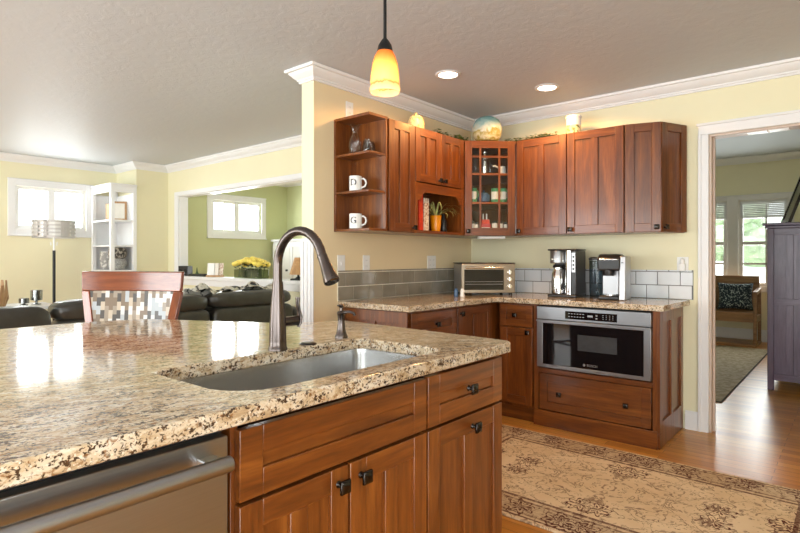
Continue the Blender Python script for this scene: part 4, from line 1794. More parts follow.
# ---------------------------------------------------------------- counter appliances
T = thing('toaster_oven', 'stainless toaster oven set diagonally in the counter corner', 'toaster oven', (.385, -.42, GT), PI / 4)
w_, d_, h_ = .215, .165, .25
tm = steel_mat('warm_steel', (.30, .25, .19, 1), .38, (3, 3, 40))
mb = MB()
mb.box(-w_, w_, -d_ + .012, d_, .02, h_)
mb.build('body', M['grey_plastic'], T, bevel=.012, seg=3)
mb = MB()
mb.box(-w_, w_, -d_, -d_ + .014, .02, h_)
face = mb.build('front_frame', tm, T, bevel=.004)
mb = MB()
mb.box(-w_ + .022, w_ - .092, -d_ - .004, -d_, .045, h_ - .045)
o = mb.build('glass_door', M['black_glass'], T, bevel=.003)
mb = MB()
mb.tube([(-w_ + .03, -d_ - .028, h_ - .03), (w_ - .10, -d_ - .028, h_ - .03)], .008, 12)
for x in (-w_ + .04, w_ - .11):
    mb.tube([(x, -d_ - .028, h_ - .03), (x, -d_, h_ - .03)], .006, 10)
mb.build('door_handle', M['chrome'], o)
mb = MB()
for z in (.09, .11):
    mb.tube([(-w_ + .03, -d_ - .0045, z), (w_ - .10, -d_ - .0045, z)], .0016, 6)
mb.build('rack_wire', M['socket'], o)
mb = MB()
mb.box(w_ - .085, w_ - .008, -d_ - .002, -d_, .04, h_ - .02)
cp = mb.build('control_panel', tm, T, bevel=.002)
for z in (.075, .13, .185):
    mb = MB()
    mb.lathe([(.021, -d_ - .002), (.020, -d_ - .016), (.016, -d_ - .019), (.003, -d_ - .019)], (w_ - .046, 0, z), 20, ax='y')
    mb.box(w_ - .049, w_ - .043, -d_ - .026, -d_ - .017, z - .018, z + .018)
    mb.build('dial', M['chrome'], cp)
for sx in (-1, 1):
    for sy in (-1, 1):
        mb = MB()
        mb.lathe([(.012, 0), (.014, .021)], (sx * (w_ - .03), sy * (d_ - .03), 0), 12)
        mb.build('foot', M['black_plastic'], T)
mb = MB()
mb.box(-w_ - .004, w_ + .004, -d_ + .004, d_, h_ + .001, h_ + .008)
mb.build('top_tray', M['black_metal'], T, bevel=.002)

for nm, x, y, m_, lb in (('salt_shaker', .425, -.79, 'ceramic', 'small white shaker on the counter in front of the toaster oven'),
                         ('pepper_shaker', .375, -.80, 'blue', 'small blue-grey shaker just left of the white one by the toaster oven')):
    mb = MB()
    mb.lathe([(.016, 0), (.019, .006), (.015, .03), (.017, .045), (.012, .06), (.003, .066)], (0, 0, 0), 16)
    tag(mb.build(nm, M[m_], loc=(x, y, GT)), lb, 'shaker')

T = thing('coffee_maker', 'tall black and chrome drip coffee maker with a thermal carafe', 'coffee maker', (1.022, -.25, GT), math.radians(2))
T.scale = (.82, .8, 1)
mb = MB()
mb.box(-.135, .135, -.14, .13, 0, .022)
mb.build('base', M['black_plastic'], T, bevel=.008, seg=3)
mb = MB()
mb.box(-.135, .05, .03, .13, .022, .36)
mb.build('rear_housing', M['black_plastic'], T, bevel=.01, seg=3)
mb = MB()
mb.lathe([(.068, .255), (.074, .262), (.074, .345), (.07, .352)], (-.06, -.06, 0), 32)
hd = mb.build('brew_head', M['steel'], T)
mb = MB()
mb.box(-.135, .135, -.135, .13, .352, .364)
mb.build('lid', M['black_plastic'], T, bevel=.008, seg=3)
mb = MB()
for i, wd in enumerate((.006, .004, .008, .005, .006, .004)):
    x = -.094 + .0115 * i
    mb.box(x, x + wd, -.1375, -.1335, .282, .292)
mb.build('name_badge', M['ceramic'], hd)
mb = MB()
mb.lathe([(.055, .023), (.062, .03), (.064, .12), (.058, .18), (.045, .205), (.046, .222)], (-.06, -.06, 0), 32)
cf = mb.build('carafe', M['chrome'], T)
mb = MB()
mb.lathe([(.048, .223), (.05, .232), (.04, .246), (.004, .248)], (-.06, -.06, 0), 28)
mb.build('carafe_lid', M['black_plastic'], cf)
mb = MB()
mb.tube([(-.012, -.10, .215), (.012, -.125, .20), (.014, -.127, .12), (-.008, -.104, .06)], [.009, .011, .011, .008], 10)
mb.build('carafe_handle', M['black_plastic'], cf)
mb = MB()
mb.lathe([(.042, .022), (.042, .35)], (.055, -.075, 0), 28)
mb.build('water_column', M['chrome'], T)
mb = MB()
mb.box(.085, .135, -.132, .12, .022, .352)
cp = mb.build('control_tower', M['black_plastic'], T, bevel=.006)
mb = MB()
mb.box(.094, .128, -.135, -.132, .19, .335)
mb.build('button_strip', M['grey_plastic'], cp, bevel=.001)
mb = MB()
for z in (.215, .245, .275, .305):
    mb.lathe([(.009, -.135), (.008, -.139), (.002, -.1395)], (.111, 0, z), 14, ax='y')
mb.build('button', M['black_plastic'], cp)

T = thing('pod_brewer', 'silver and black single-cup pod coffee brewer with a side water tank', 'coffee maker', (1.370, -.28, GT), math.radians(9))
T.scale = (.9, .85, 1.03)
mb = MB()
mb.box(-.075, .075, -.15, .12, 0, .03)
mb.build('drip_base', M['black_plastic'], T, bevel=.01, seg=3)
mb = MB()
mb.box(-.07, .06, -.01, .13, .03, .30)
mb.build('rear_housing', M['grey_plastic'], T, bevel=.01, seg=3)
mb = MB()
mb.prism([(-.14, .20), (-.145, .285), (-.09, .312), (.02, .316), (.13, .30), (.13, .20)], -.085, .085, ax='x')
hd = mb.build('brew_head', M['black_plastic'], T, bevel=.014, seg=3)
mb = MB()
mb.tube([(-.085, .02, .285), (-.088, -.10, .285), (-.06, -.155, .277), (.06, -.155, .277), (.088, -.10, .285), (.085, .02, .285)], .011, 10, flat=.6)
mb.build('lift_handle', M['chrome'], hd)
mb = MB()
mb.lathe([(.04, .165), (.046, .20), (.046, .205)], (-.008, -.09, 0), 24)
mb.build('pod_holder', M['black_plastic'], hd)
mb = MB()
mb.box(-.066, .056, -.020, -.0105, .035, .20)
mb.build('splash_panel', M['grey_plastic'], T, bevel=.003)
mb = MB()
mb.prism([(-.155, 0), (-.12, .30), (.13, .30), (.13, 0)], .075, .125, ax='x')
sd = mb.build('side_panel', M['grey_plastic'], T, bevel=.008, seg=3)
mb = MB()
mb.box(.092, .108, -.1375, -.1335, .252, .258)
mb.build('emblem', M['black_plastic'], sd)
mb = MB()
mb.lathe([(.052, .012), (.056, .05), (.058, .27)], (-.115, .0, 0), 28)
tk = mb.build('water_tank', M['smoke'], T)
mb = MB()
mb.lathe([(.061, .271), (.062, .285), (.05, .293), (.004, .295)], (-.115, .0, 0), 28)
mb.build('tank_lid', M['black_plastic'], tk)
mb = MB()
mb.lathe([(.054, 0), (.055, .012)], (-.115, .0, 0), 28)
mb.build('tank_base', M['black_plastic'], tk)
mb = MB()
mb.lathe([(.05, .0305), (.05, .036), (.004, .036)], (0, -.085, 0), 24)
mb.build('drip_tray', M['chrome'], T)
mb = MB()
mb.tube([(1.20, -.10, GT + .07), (1.215, -.14, GT + .03), (1.225, -.19, GT + .006), (1.24, -.13, GT + .006), (1.245, -.04, GT + .03), (1.25, -.012, GT + .10)], .0035, 8)
tag(mb.build('power_cord', M['black_plastic']), 'thin black power cord between the two coffee makers', 'cord')

# ---------------------------------------------------------------- rug, lights, stool
T = thing('area_rug', 'beige oriental rug with faded maroon motifs on the kitchen floor', 'rug', (1.735, -1.39, .0005))
mb = MB()
mb.box(-RUGX, RUGX, -RUGY, RUGY, 0, .010)
mb.build('pile', M['rug'], T, bevel=.004)
mb = MB()
for x in (-RUGX - .004, RUGX - .002):
    mb.box(x, x + .006, -RUGY, RUGY, 0, .006)
mb.build('bound_edge', M['cover_page'], T)

T = thing('pendant_light', 'small amber glass pendant lamp hanging above the island', 'lamp', (1.335, -2.70, CEIL))
mb = MB()
mb.lathe([(.06, -.025), (.062, -.005), (.06, -.0002)], (0, 0, 0), 24)
mb.build('canopy', M['bronze'], T)
mb = MB()
mb.tube([(0, 0, -.02), (0, 0, -.42)], .0065, 10)
mb.build('rod', M['black_metal'], T)
mb = MB()
mb.lathe([(.008, -.405), (.016, -.415), (.026, -.432), (.031, -.455), (.029, -.458), (.002, -.458)], (0, 0, 0), 24)
mb.build('socket_cap', M['black_metal'], T)
mb = MB()
mb.lathe([(.030, -.455), (.040, -.475), (.049, -.505), (.054, -.545), (.056, -.575), (.0565, -.59), (.060, -.60), (.057, -.614), (.054, -.614),
          (.055, -.60), (.053, -.59), (.0525, -.575), (.051, -.545), (.046, -.505), (.037, -.477), (.027, -.457)], (0, 0, 0), 36, caps=False)
mb.build('lamp_shade', M['shade'], T)
mb = MB()
mb.ball((0, 0, -.535), (.02, .02, .032), 14, 10)
mb.build('bulb', M['bulb'], T)
pl = bpy.data.lights.new('pendant_glow', 'POINT')
pl.energy, pl.color, pl.shadow_soft_size = 3.2, (1, .76, .48), .03
po = bpy.data.objects.new('pendant_glow', pl)
COL.objects.link(po)
po.parent = T
po.location = (0, 0, -.535)

for x, y, lb in ((.595, -1.221, 'round recessed ceiling light nearer the pendant lamp'), (.986, -.522, 'round recessed ceiling light nearer the back wall cabinets')):
    T = thing('recessed_light', lb, 'ceiling light', (x, y, CEIL))
    mb = MB()
    mb.lathe([(.088, -.0002), (.088, -.004), (.078, -.008), (.066, -.007), (.064, -.0005)], (0, 0, 0), 36, caps=False)
    mb.build('trim_ring', M['white'], T)
    mb = MB()
    mb.lathe([(.002, -.003), (.065, -.003)], (0, 0, 0), 32, caps=False)
    mb.build('lens', M['lens'], T)
    sl = bpy.data.lights.new('downlight', 'SPOT')
    sl.energy, sl.color, sl.spot_size, sl.spot_blend, sl.shadow_soft_size = 22, (1, .50, .16), 2.78, .2, .05
    so = bpy.data.objects.new('downlight', sl)
    COL.objects.link(so)
    so.parent = T
    so.location = (0, 0, -.035)

# counter stool with a mosaic back, at the clipped corner of the island
SA = math.atan2(.51, .86)
T = thing('counter_stool', 'wooden counter stool with a mosaic-patterned back panel at the island corner', 'stool', (-.125, -3.155, 0), SA)
T.scale = (1.08, 1, 1.008)
# local: x = width, -y = front (towards the island), back rest at y=.2
mb = MB()
mb.sbox((0, 0, .64), (.22, .205, .035), 5, 28, 12)
mb.build('seat', M['leather'], T)
mb = MB()
mb.box(-.21, .21, -.20, .20, .575, .61)
mb.build('seat_frame', M['chair'], T, bevel=.006)


def slant(mb, p0, p1, sx, sy):
    p0, p1 = Vector(p0), Vector(p1)
    v = []
    for p in (p0, p1):
        v.append([mb.bm.verts.new((p.x + a * sx, p.y + b * sy, p.z)) for a, b in ((-1, -1), (1, -1), (1, 1), (-1, 1))])
    mb._f(v[0][::-1], 0)
    mb._f(v[1], 0)
    for i in range(4):
        mb._f([v[0][i], v[0][(i + 1) % 4], v[1][(i + 1) % 4], v[1][i]], 0)


M['chair_v'] = wood('stool_cherry_upright', CR, 'z', .15, .6)
for sx in (-1, 1):
    mb = MB()
    slant(mb, (sx * .175, .19, .60), (sx * .250, .225, 1.025), .022, .014)
    mb.build('back_post', M['chair_v'], T, bevel=.004)
    mb = MB()
    slant(mb, (sx * .20, .23, 0), (sx * .195, .18, .58), .019, .019)
    mb.build('leg', M['chair_v'], T, bevel=.004)
    mb = MB()
    slant(mb, (sx * .19, -.20, 0), (sx * .185, -.17, .58), .019, .019)
    mb.build('leg', M['chair_v'], T, bevel=.004)
    mb = MB()
    mb.box(sx * .192 - .012, sx * .192 + .012, -.17, .19, .22, .25)
    mb.build('stretcher', M['chair'], T, bevel=.003)
mb = MB()
mb.box(-.18, .18, -.195, -.17, .16, .19)
mb.build('foot_rail', M['chair'], T, bevel=.003)
mb = MB()
a = [(-.272, 1.03), (.272, 1.03), (.268, 1.127), (-.268, 1.127)]
rows = []
for i in range(13):
    u = -1 + 2 * i / 12
    bow = .03 * (1 - u * u)
    rows.append([mb.bm.verts.new(p) for p in ((u * .268, .207 + bow, 1.025), (u * .275, .216 + bow, 1.128), (u * .275, .240 + bow, 1.130), (u * .268, .236 + bow, 1.025))])
for A, B in zip(rows, rows[1:]):
    for k in range(4):
        mb._f([A[k], A[(k + 1) % 4], B[(k + 1) % 4], B[k]], 0)
mb._f(rows[0], 0)
mb._f(rows[-1][::-1], 0)
mb.build('top_rail', M['chair'], T, bevel=.005, seg=3)
mb = MB()
rows = []
for i in range(13):
    u = -1 + 2 * i / 12
    bow = .018 * (1 - u * u)
    rows.append([mb.bm.verts.new(p) for p in ((u * .165, .19 + bow, .66), (u * .228, .217 + bow, 1.025), (u * .228, .229 + bow, 1.025), (u * .165, .202 + bow, .66))])
for A, B in zip(rows, rows[1:]):
    for k in range(4):
        mb._f([A[k], A[(k + 1) % 4], B[(k + 1) % 4], B[k]], 0)
mb._f(rows[0], 0)
mb._f(rows[-1][::-1], 0)
mb.build('mosaic_panel', M['mosaic'], T)

# ---------------------------------------------------------------- living room
T = thing('leather_sofa', 'long dark leather sofa with puffy headrests, its back to the island', 'sofa', (-1.95, -2.2, 0))
SFX = .45
segs = [(-3.62, -2.93, .885, 0), (-2.91, -2.36, .905, 1), (-2.34, -1.735, .90, 1), (-1.715, -.84, .91, 1)]
for y0, y1, zt, puff in segs:
    yc, hw = (y0 + y1) / 2 + 2.2, (y1 - y0) / 2
    mb = MB()
    if puff:
        mb.sbox((SFX - .11, yc, .53), (.115, hw - .004, .245), 9, 28, 16)
    else:
        mb.sbox((SFX - .11, yc, .585), (.125, hw - .004, .30), 7, 28, 16, wob=.006)
    mb.build('back_panel', M['leather'], T)
    if puff:
        mb = MB()
        mb.sbox((SFX - .13, yc, zt - .075), (.135, hw + .008, .078), 3.4, 32, 14, wob=.022)
        mb.build('headrest_cushion', M['leather'], T)
    mb = MB()
    mb.sbox((-.1, yc, .40), (.36, hw - .006, .10), 5, 28, 12)
    mb.build('seat_cushion', M['leather'], T)
mb = MB()
mb.box(-.42, SFX - .01, -1.42, 1.36, .06, .30)
mb.build('base', M['leather'], T, bevel=.02)
mb = MB()
mb.sbox((0, 1.46, .42), (.45, .10, .30), 5, 28, 14)
mb.build('armrest', M['leather'], T)

mb = MB()


def thr(u, v):
    y = -1.83 + .92 * u
    w = .016 * math.sin(u * 9 + 2 * v) + .020 * math.sin(u * 23 + 5 * v + 1) + .012 * math.sin(v * 17 + u * 31)
    w *= min(1, min(u, 1 - u) * 6 + .2)
    if v < .4:
        return (-1.80 - .03 * (1 - v / .4) + w * .6, y, .70 + .235 * v / .4 + w * v / .4)
    f = (v - .4) / .6
    return (-1.80 + .20 * f, y, .935 + w + .020 * math.sin(PI * min(1, f * 1.2)) * (.6 + .4 * math.sin(u * 13)) - .012 * f)


mb.grid(thr, 56, 20)
tag(mb.build('throw_blanket', M['throw'], solid=.006, ang=180), 'crumpled black and white throw blanket along the top of the sofa', 'blanket')

T = thing('floor_lamp', 'floor lamp with a slotted pale drum shade in front of the left window', 'lamp', (-4.6, -1.952, 0))
mb = MB()
mb.lathe([(.14, 0), (.14, .015), (.03, .03), (.012, .05)], (0, 0, 0), 28)
mb.build('base', M['black_metal'], T)
mb = MB()
mb.tube([(0, 0, .03), (0, 0, 1.30)], .016, 14)
mb.build('pole', M['black_metal'], T)
mb = MB()
mb.tube([(0, 0, 1.30), (0, 0, 1.46)], .012, 12)
for s_ in (-1, 1):
    mb.tube([(0, s_ * .03, 1.36), (0, s_ * .035, 1.40)], .006, 8)
mb.build('lamp_holder', M['outlet'], T)
sm = plain('pale_grey_shade', (.60, .58, .56, 1), .7)
mb = MB()
mb.lathe([(.20, 1.455), (.20, 1.645)], (0, 0, 0), 40, caps=False)
o = mb.build('lamp_shade', M['ceramic'], T)
mb = MB()
zs = [(1.448, 1.472), (1.497, 1.516), (1.540, 1.560), (1.585, 1.604), (1.628, 1.652)]
for z0, z1 in zs:
    mb.lathe([(.214, z0), (.222, z0), (.222, z1), (.214, z1), (.214, z0)], (0, 0, 0), 40, caps=False)
for k in range(40):
    a0 = 2 * PI * k / 40
    if k % 10 in (0, 1, 2, 5):
        c0, s0, c1, s1 = math.cos(a0), math.sin(a0), math.cos(a0 + 2 * PI / 40), math.sin(a0 + 2 * PI / 40)
        q = [(.214 * c0, .214 * s0), (.222 * c0, .222 * s0), (.222 * c1, .222 * s1), (.214 * c1, .214 * s1)]
        mb.prism(q, 1.45, 1.65)
mb.build('slotted_cover', sm, o)

T = thing('shelf_tower', 'tall white open shelf tower standing in the living room corner', 'shelf', (-4.775, -1.205, 0))
X0, X1, Y0, Y1, HT = -.31, .31, -.155, .165, 2.14
mb = MB()
for x0, x1 in ((X0, X0 + .05), (X1 - .05, X1)):
    for y0, y1 in ((Y0, Y0 + .045), (Y1 - .045, Y1)):
        mb.box(x0, x1, y0, y1, 0, HT)
for z0, z1 in ((HT - .09, HT), (0, .10)):
    mb.box(X0 + .003, X1 - .003, Y0 + .003, Y0 + .02, z0, z1 - .001)
    mb.box(X1 - .02, X1 - .003, Y0 + .021, Y1 - .003, z0, z1 - .001)
mb.box(X0 - .012, X1 + .012, Y0 - .012, Y1 + .001, HT, HT + .02)
mb.box(X0, X0 + .012, Y0 + .045, Y1 - .045, .1, HT - .09)
mb.box(X0 + .05, X1 - .05, Y1 - .012, Y1, .1, HT - .09)
mb.build('frame', M['white'], T, bevel=.002)
for z in (.45, .76, 1.055, 1.375, 1.70):
    mb = MB()
    mb.box(X0 + .013, X1 - .004, Y0 + .004, Y1 - .013, z - .02, z)
    mb.build('shelf', M['white'], T, bevel=.002)
T = thing('picture_frame', 'brown wooden picture frame standing on the top shelf of the white tower', 'picture', (-4.68, -1.17, 1.7005), math.radians(60))
mb = MB()
for x0, x1, z0, z1 in ((-.09, -.065, 0, .25), (.065, .09, 0, .25), (-.065, .065, 0, .025), (-.065, .065, .225, .25)):
    mb.box(x0, x1, -.01, .01, z0, z1)
mb.build('frame', M['tan_wood'], T, bevel=.002)
mb = MB()
mb.box(-.065, .065, -.002, .006, .025, .225)
mb.build('print', M['cover_page'], T)
mb = MB()
mb.box(-.05, .05, -.035, .035, 0, .23)
tag(mb.build('wooden_box', M['tan_wood'], loc=(-4.88, -1.2, 1.7005), rz=.2, bevel=.004), 'tan wooden box behind the picture frame on the white tower', 'box')
for z, lb, m_ in ((1.0555, 'large dark patterned basket at the bottom of a pair in the white tower', M['grey_fabric']), (1.2005, 'patterned black and cream basket resting on the darker basket', M['basket'])):
    T = thing('basket', lb, 'basket', (-4.66, -1.20, z), 0, 'baskets in the white tower')
    mb = MB()
    mb.lathe([(.08, 0), (.10, .02), (.112, .07), (.105, .125), (.09, .144), (.085, .14), (.1, .07), (.08, .02), (.004, .015)], (0, 0, 0), 24)
    mb.build('bowl', m_, T)
T = thing('basket', 'grey and white patterned basket at the back of the white tower shelf', 'basket', (-4.93, -1.21, 1.0555), 0, 'baskets in the white tower')
mb = MB()
mb.lathe([(.08, 0), (.09, .02), (.10, .12), (.095, .24), (.088, .24), (.09, .12), (.08, .02), (.004, .015)], (0, 0, 0), 24)
mb.build('bowl', speckle('grey_patterned_basket', srgb(150, 148, 144), srgb(210, 206, 200), 24), T)

T = thing('side_table', 'white-topped side table behind the left end of the sofa', 'table', (-3.02, -2.76, 0))
mb = MB()
mb.box(-.28, .28, -.42, .30, .76, .787)
mb.build('tabletop', M['white'], T, bevel=.004)
for sx in (-1, 1):
    for y in (-.39, .27):
        mb = MB()
        mb.box(sx * .25 - .02, sx * .25 + .02, y - .02, y + .02, 0, .76)
        mb.build('leg', M['white'], T, bevel=.003)
for (x, y, r, h, lb) in ((-3.0, -2.60, .048, .13, 'tall smoky glass candle cup on the side table'), (-2.97, -2.705, .04, .062, 'short dark candle cup beside the taller one on the side table')):
    T = thing('candle_holder', lb, 'candle holder', (x, y, .7875), 0, 'candle cups on the side table')
    mb = MB()
    mb.lathe([(r * .8, 0), (r * .8, .006), (r * .25, .012), (r * .25, h * .25), (r, h * .32), (r, h), (r * .92, h), (r * .9, h * .36), (r * .1, h * .34)], (0, 0, 0), 22)
    mb.build('cup', steel_mat('smoky_mirror', (.30, .31, .30, 1), .2, (4, 4, 4)), T)
    mb = MB()
    mb.lathe([(r * .6, h * .37), (r * .6, h * .8), (r * .1, h * .82)], (0, 0, 0), 16)
    mb.build('candle', M['ceramic'], T)
T = thing('slatted_basket', 'tan wooden basket with tall curved slats at the left edge of the side table', 'basket', (-3.0, -2.92, .7875))
mb = MB()
for k in range(14):
    a = 2 * PI * k / 14
    c, s = math.cos(a), math.sin(a)
    h = .14 + .09 * (k % 3) / 2
    mb.tube([(.075 * c, .075 * s, 0), (.10 * c, .10 * s, h * .5), (.095 * c, .095 * s, h)], [.02, .023, .012], 8, flat=.35, up0=(c, s, 0))
mb.build('slats', M['tan_wood'], T)
mb = MB()
mb.lathe([(.08, 0), (.08, .012)], (0, 0, 0), 20)
mb.build('base', M['tan_wood'], T)

# ---- on the ledge of the sunroom opening
LZ = .9755
T = thing('radio', 'black radio at the left end of the white ledge', 'radio', (-4.12, -.555, LZ), math.radians(14))
mb = MB()
mb.box(-.085, .085, -.045, .045, 0, .13)
mb.build('body', M['black_plastic'], T, bevel=.006)
for x in (-.045, .045):
    mb = MB()
    mb.lathe([(.030, -.0455), (.028, -.048), (.003, -.048)], (x, 0, .062), 18, ax='y')
    mb.build('speaker_grille', M['black_metal'], T)
T = thing('tray', 'flat black tray lying on the ledge beside the radio', 'tray', (-3.73, -.555, LZ))
mb = MB()
mb.prism([(-.19, -.07), (.19, -.07), (.19, .07), (-.19, .07)], 0, .008)
for x0, x1, y0, y1 in ((-.19, .19, -.07, -.062), (-.19, .19, .062, .07), (-.19, -.182, -.062, .062), (.182, .19, -.062, .062)):
    mb.box(x0, x1, y0, y1, .008, .03)
mb.build('tray_body', M['black_plastic'], T, bevel=.002)
T = thing('card_stand', 'small wooden stand holding cards and a booklet on the ledge', 'stand', (-3.40, -.555, LZ), math.radians(20))
mb = MB()
mb.box(-.10, .10, -.05, .05, 0, .02)
mb.build('base', M['tan_wood'], T, bevel=.003)
for i, (x, mm, an) in enumerate(((-.06, M['ceramic'], .2), (-.01, M['cover_page'], .1), (.05, M['book_pat'], -.12))):
    mb = MB()
    mb.box(-.045, .045, -.004, .004, 0, .15)
    mb.xf(Matrix.Translation((x, -.01 + .02 * i, .021)) @ Matrix.Rotation(an, 4, 'Z') @ Matrix.Rotation(-.12, 4, 'X'))
    mb.build('card', mm, T)
mb = MB()
mb.lathe([(.025, 0), (.03, .01), (.012, .05), (.004, .11)], (0, 0, 0), 12)
tag(mb.build('small_cactus', M['leafd'], loc=(-3.90, -.515, LZ)), 'small dark green potted sprout between the radio and the tray', 'plant')

T = thing('rose_planter', 'low glass planter filled with yellow roses on the white ledge', 'flowers', (-2.645, -.55, LZ))
mb = MB()
mb.box(-.24, .24, -.075, .075, 0, .105)
mb.build('glass_box', glass_mat('greenish_glass', (.55, .62, .48, 1), .05, 1.0), T, bevel=.008)
mb = MB()
for k in range(60):
    x, y = (R.random() - .5) * .42, (R.random() - .5) * .11
    mb.tube([(x, y, .008), (x + (R.random() - .5) * .06, y, .115)], .004, 5)
mb.build('stems', M['leafd'], T)
mb = MB()
for k in range(90):
    a = R.random() * 6.28
    r = .8 + .3 * R.random()
    c = Vector((.26 * r * math.cos(a), .095 * r * math.sin(a), .115 + .06 * R.random()))
    d = Vector((math.cos(a), math.sin(a), R.random() - .4)).normalized()
    s_ = Vector((-math.sin(a), math.cos(a), R.random() - .5)).normalized()
    mb._f([mb.bm.verts.new(v) for v in (c - d * .02, c + s_ * .016, c + d * .035, c - s_ * .016)], 0)
mb.build('foliage', M['leafd'], T, smooth=False)
for k in range(30):
    i, j = k % 10, k // 10
    mb = MB()
    x, y = -.235 + .052 * i + (R.random() - .5) * .02, -.07 + .07 * j + (R.random() - .5) * .02
    z = .15 + .05 * math.sin(PI * i / 9) + .012 * (1 - abs(j - 1)) + .015 * R.random()
    r = .031 + .006 * R.random()
    mb.ball((x, y, z), (r, r, r * .8), 10, 7, jit=.10)
    for q in range(6):
        a = q * 1.047 + k
        mb.ball((x + .019 * math.cos(a), y + .019 * math.sin(a), z + .004), (.017, .017, .022), 7, 5)
    mb.build('rose_bloom', M['rose'], T)

T = thing('small_lamp', 'small tan-shaded lamp on a dark base at the right end of the ledge', 'lamp', (-1.80, -.55, LZ))
mb = MB()
mb.lathe([(.085, 0), (.085, .015), (.03, .025), (.012, .04), (.012, .07)], (0, 0, 0), 20)
mb.build('base', M['black_metal'], T)
mb = MB()
mb.lathe([(.095, .06), (.04, .24), (.037, .24), (.092, .06)], (0, 0, 0), 24, caps=False)
mb.build('lamp_shade', M['tan_wood'], T)

T = thing('white_cabinet', 'tall white panelled cabinet standing against the sunroom wall', 'cabinet', (-4.36, 1.03, 0))
mb = MB()
mb.box(0, 1.3, .02, .35, 0, 1.47)
mb.box(-.03, 1.33, -.01, .355, 1.47, 1.50)
mb.build('body', M['white'], T, bevel=.003)
for x0 in (.01, .435, .86):
    mb = door_mb(x0, x0 + .42, .08, 1.44, 1)
    o = mb.build('door', M['white'], T, bevel=.002)
    mb = MB()
    mb.lathe([(.016, 0), (.007, -.004), (.007, -.015), (.018, -.022), (.004, -.03)], (x0 + (.06 if x0 > .5 else .36), 0, 1.02), 14, ax='y')
    mb.build('knob', M['black_metal'], o)

# ---------------------------------------------------------------- hall
T = thing('hall_bench', 'wooden bench with a high back under the hall windows', 'bench', (1.16, 4.72, 0))
mb = MB()
mb.box(-.52, .52, -.27, .26, 0, .035)
mb.build('plinth', M['bench'], T, bevel=.004)
mb = MB()
mb.box(-.48, .48, -.24, .22, .41, .46)
mb.box(-.48, .48, -.235, -.21, .33, .41)
mb.build('seat', M['bench'], T, bevel=.004)
mb = MB()
mb.box(-.50, .50, .20, .235, .46, .955)
mb.box(-.50, .50, .192, .20, .90, .955)
mb.box(-.50, .50, .192, .20, .56, .60)
mb.build('backrest', M['bench'], T, bevel=.004)
for sx in (-1, 1):
    mb = MB()
    mb.box(sx * .50 - .02, sx * .50 + .02, -.245, -.20, .035, .72)
    mb.box(sx * .50 - .02, sx * .50 + .02, .18, .235, .035, .80)
    mb.box(sx * .50 - .02, sx * .50 + .02, -.20, .18, .33, .42)
    mb.prism([(-.255, .70), (.19, .74), (.19, .79), (-.255, .75)], sx * .50 - .025, sx * .50 + .025, ax='x')
    mb.build('arm', M['bench'], T, bevel=.004)


def cushion(name, label, loc, rz, mat, hw=.21, hh=.19, th=.07, lean=-.3):
    mb = MB()

    def top(s):
        def f(u, v):
            x, z = (u - .5) * 2, (v - .5) * 2
            pin = 1 - .10 * (1 - abs(x) ** 2) * abs(z) ** 3 - .0
            pin2 = 1 - .10 * (1 - abs(z) ** 2) * abs(x) ** 3
            b = max(0, (1 - x ** 4) * (1 - z ** 4)) ** .5 * th
            return (x * hw * pin2, s * b, hh + z * hh * pin)
        return f
    mb.grid(top(1), 14, 14)
    mb.grid(top(-1), 14, 14)
    bmesh.ops.remove_doubles(mb.bm, verts=mb.bm.verts[:], dist=.0005)
    mb.xf(Matrix.Rotation(lean, 4, 'X'))
    return tag(mb.build(name, mat, loc=loc, rz=rz, ang=80), label, 'pillow')


cushion('throw_pillow', 'dark teal patterned pillow leaning against the bench arm', (1.40, 4.68, .475), .12, M['pillow'], .22, .2)
cushion('throw_pillow', 'plain brown pillow beside the teal pillow on the bench', (.98, 4.72, .475), -.1, plain('brown_cloth', srgb(110, 82, 48), .9), .17, .16)

T = thing('hall_rug', 'faded beige rug on the hall floor in front of the bench', 'rug', (.95, 2.62, .0005))
mb = MB()
mb.box(-.90, .90, -1.67, 1.67, 0, .009)
mb.build('pile', M['hall_rug'], T, bevel=.003)
mb = MB()
for x0, x1, y0, y1 in ((-.91, .91, -1.68, -1.67), (-.91, .91, 1.67, 1.68), (-.91, -.90, -1.67, 1.67), (.90, .91, -1.67, 1.67)):
    mb.box(x0, x1, y0, y1, 0, .0095)
mb.build('bound_edge', plain('dark_binding', srgb(70, 56, 44), .9), T)

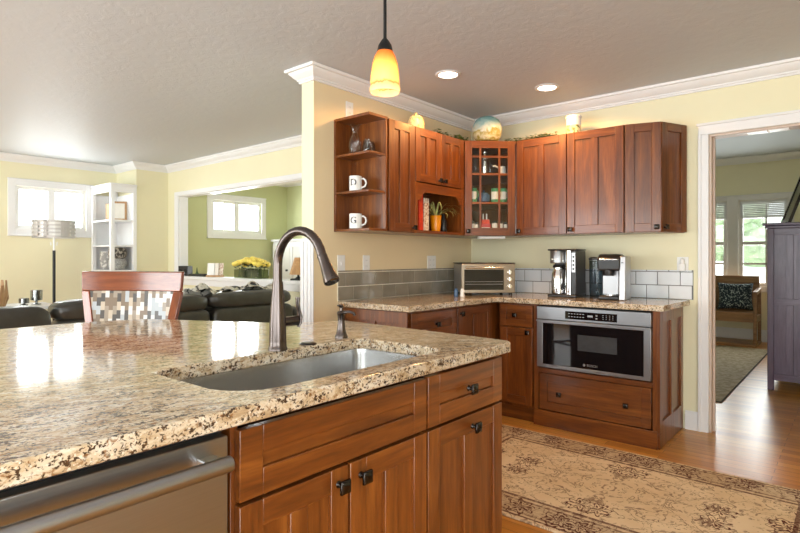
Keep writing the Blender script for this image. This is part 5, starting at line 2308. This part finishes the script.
T = thing('armoire', 'plum-grey stained wooden armoire beyond the doorway', 'armoire', (2.09, 1.75, 0))
AW, AD = .60, 1.0
AM = [M['arm_v'], M['arm_h']]
mb = MB()
for x in (0, AW - .05):
    for y in (0, AD - .05):
        mb.box(x, x + .05, y, y + .05, 0, 1.48)
mb.box(.02, AW - .02, .02, AD - .02, .10, 1.48)
mb.build('body', AM, T, bevel=.003)
mb = MB()
mb.box(-.035, AW + .03, -.035, AD + .03, 1.505, 1.53)
mb.box(-.018, AW + .015, -.018, AD + .015, 1.48, 1.505)
mb.build('cornice', AM[1], T, bevel=.006)
mb = MB()
for z0, z1 in ((.09, .15), (.78, .84), (1.42, 1.48)):
    mb.box(.05, AW - .05, .004, .02, z0, z1, 1)
for x0, x1 in ((.14, .195), (.27, .325), (.40, .455)):
    for z0, z1 in ((.15, .78), (.84, 1.42)):
        mb.box(x0, x1, .006, .02, z0, z1, 0)
mb.build('side_panel', AM, T, bevel=.002)
for y0, y1 in ((.055, AD / 2 - .002), (AD / 2 + .002, AD - .055)):
    mb = door_mb(y0, y1, .12, 1.46, 2)
    mb.xf(Matrix.Rotation(-PI / 2, 4, 'Z') @ Matrix.Scale(-1, 4, (1, 0, 0)))
    mb.xf(Matrix.Translation((-.001, 0, 0)))
    o = mb.build('door', [M['arm_v'], M['arm_h'], M['arm_v']], T, bevel=.002)

T = thing('leaning_picture', 'dark framed picture leaning at an angle on top of the armoire', 'picture', (2.20, 1.95, 1.54), math.radians(-76))
mb = MB()
tl = Matrix.Rotation(-.33, 4, 'X')
for x0, x1, z0, z1 in ((-.19, -.155, 0, .56), (.155, .19, 0, .56), (-.155, .155, 0, .035), (-.155, .155, .525, .56)):
    mb.box(x0, x1, 0, .025, z0, z1)
mb.xf(tl)
mb.build('frame', M['pewter'], T, bevel=.003)
mb = MB()
mb.box(-.155, .155, .008, .018, .035, .525)
mb.xf(tl)
mb.build('print', M['art'], T)
mb = MB()
mb.tube([(0, .17, .42), (0, .30, .012)], .008, 8)
mb.build('strut', M['tan_wood'], T)
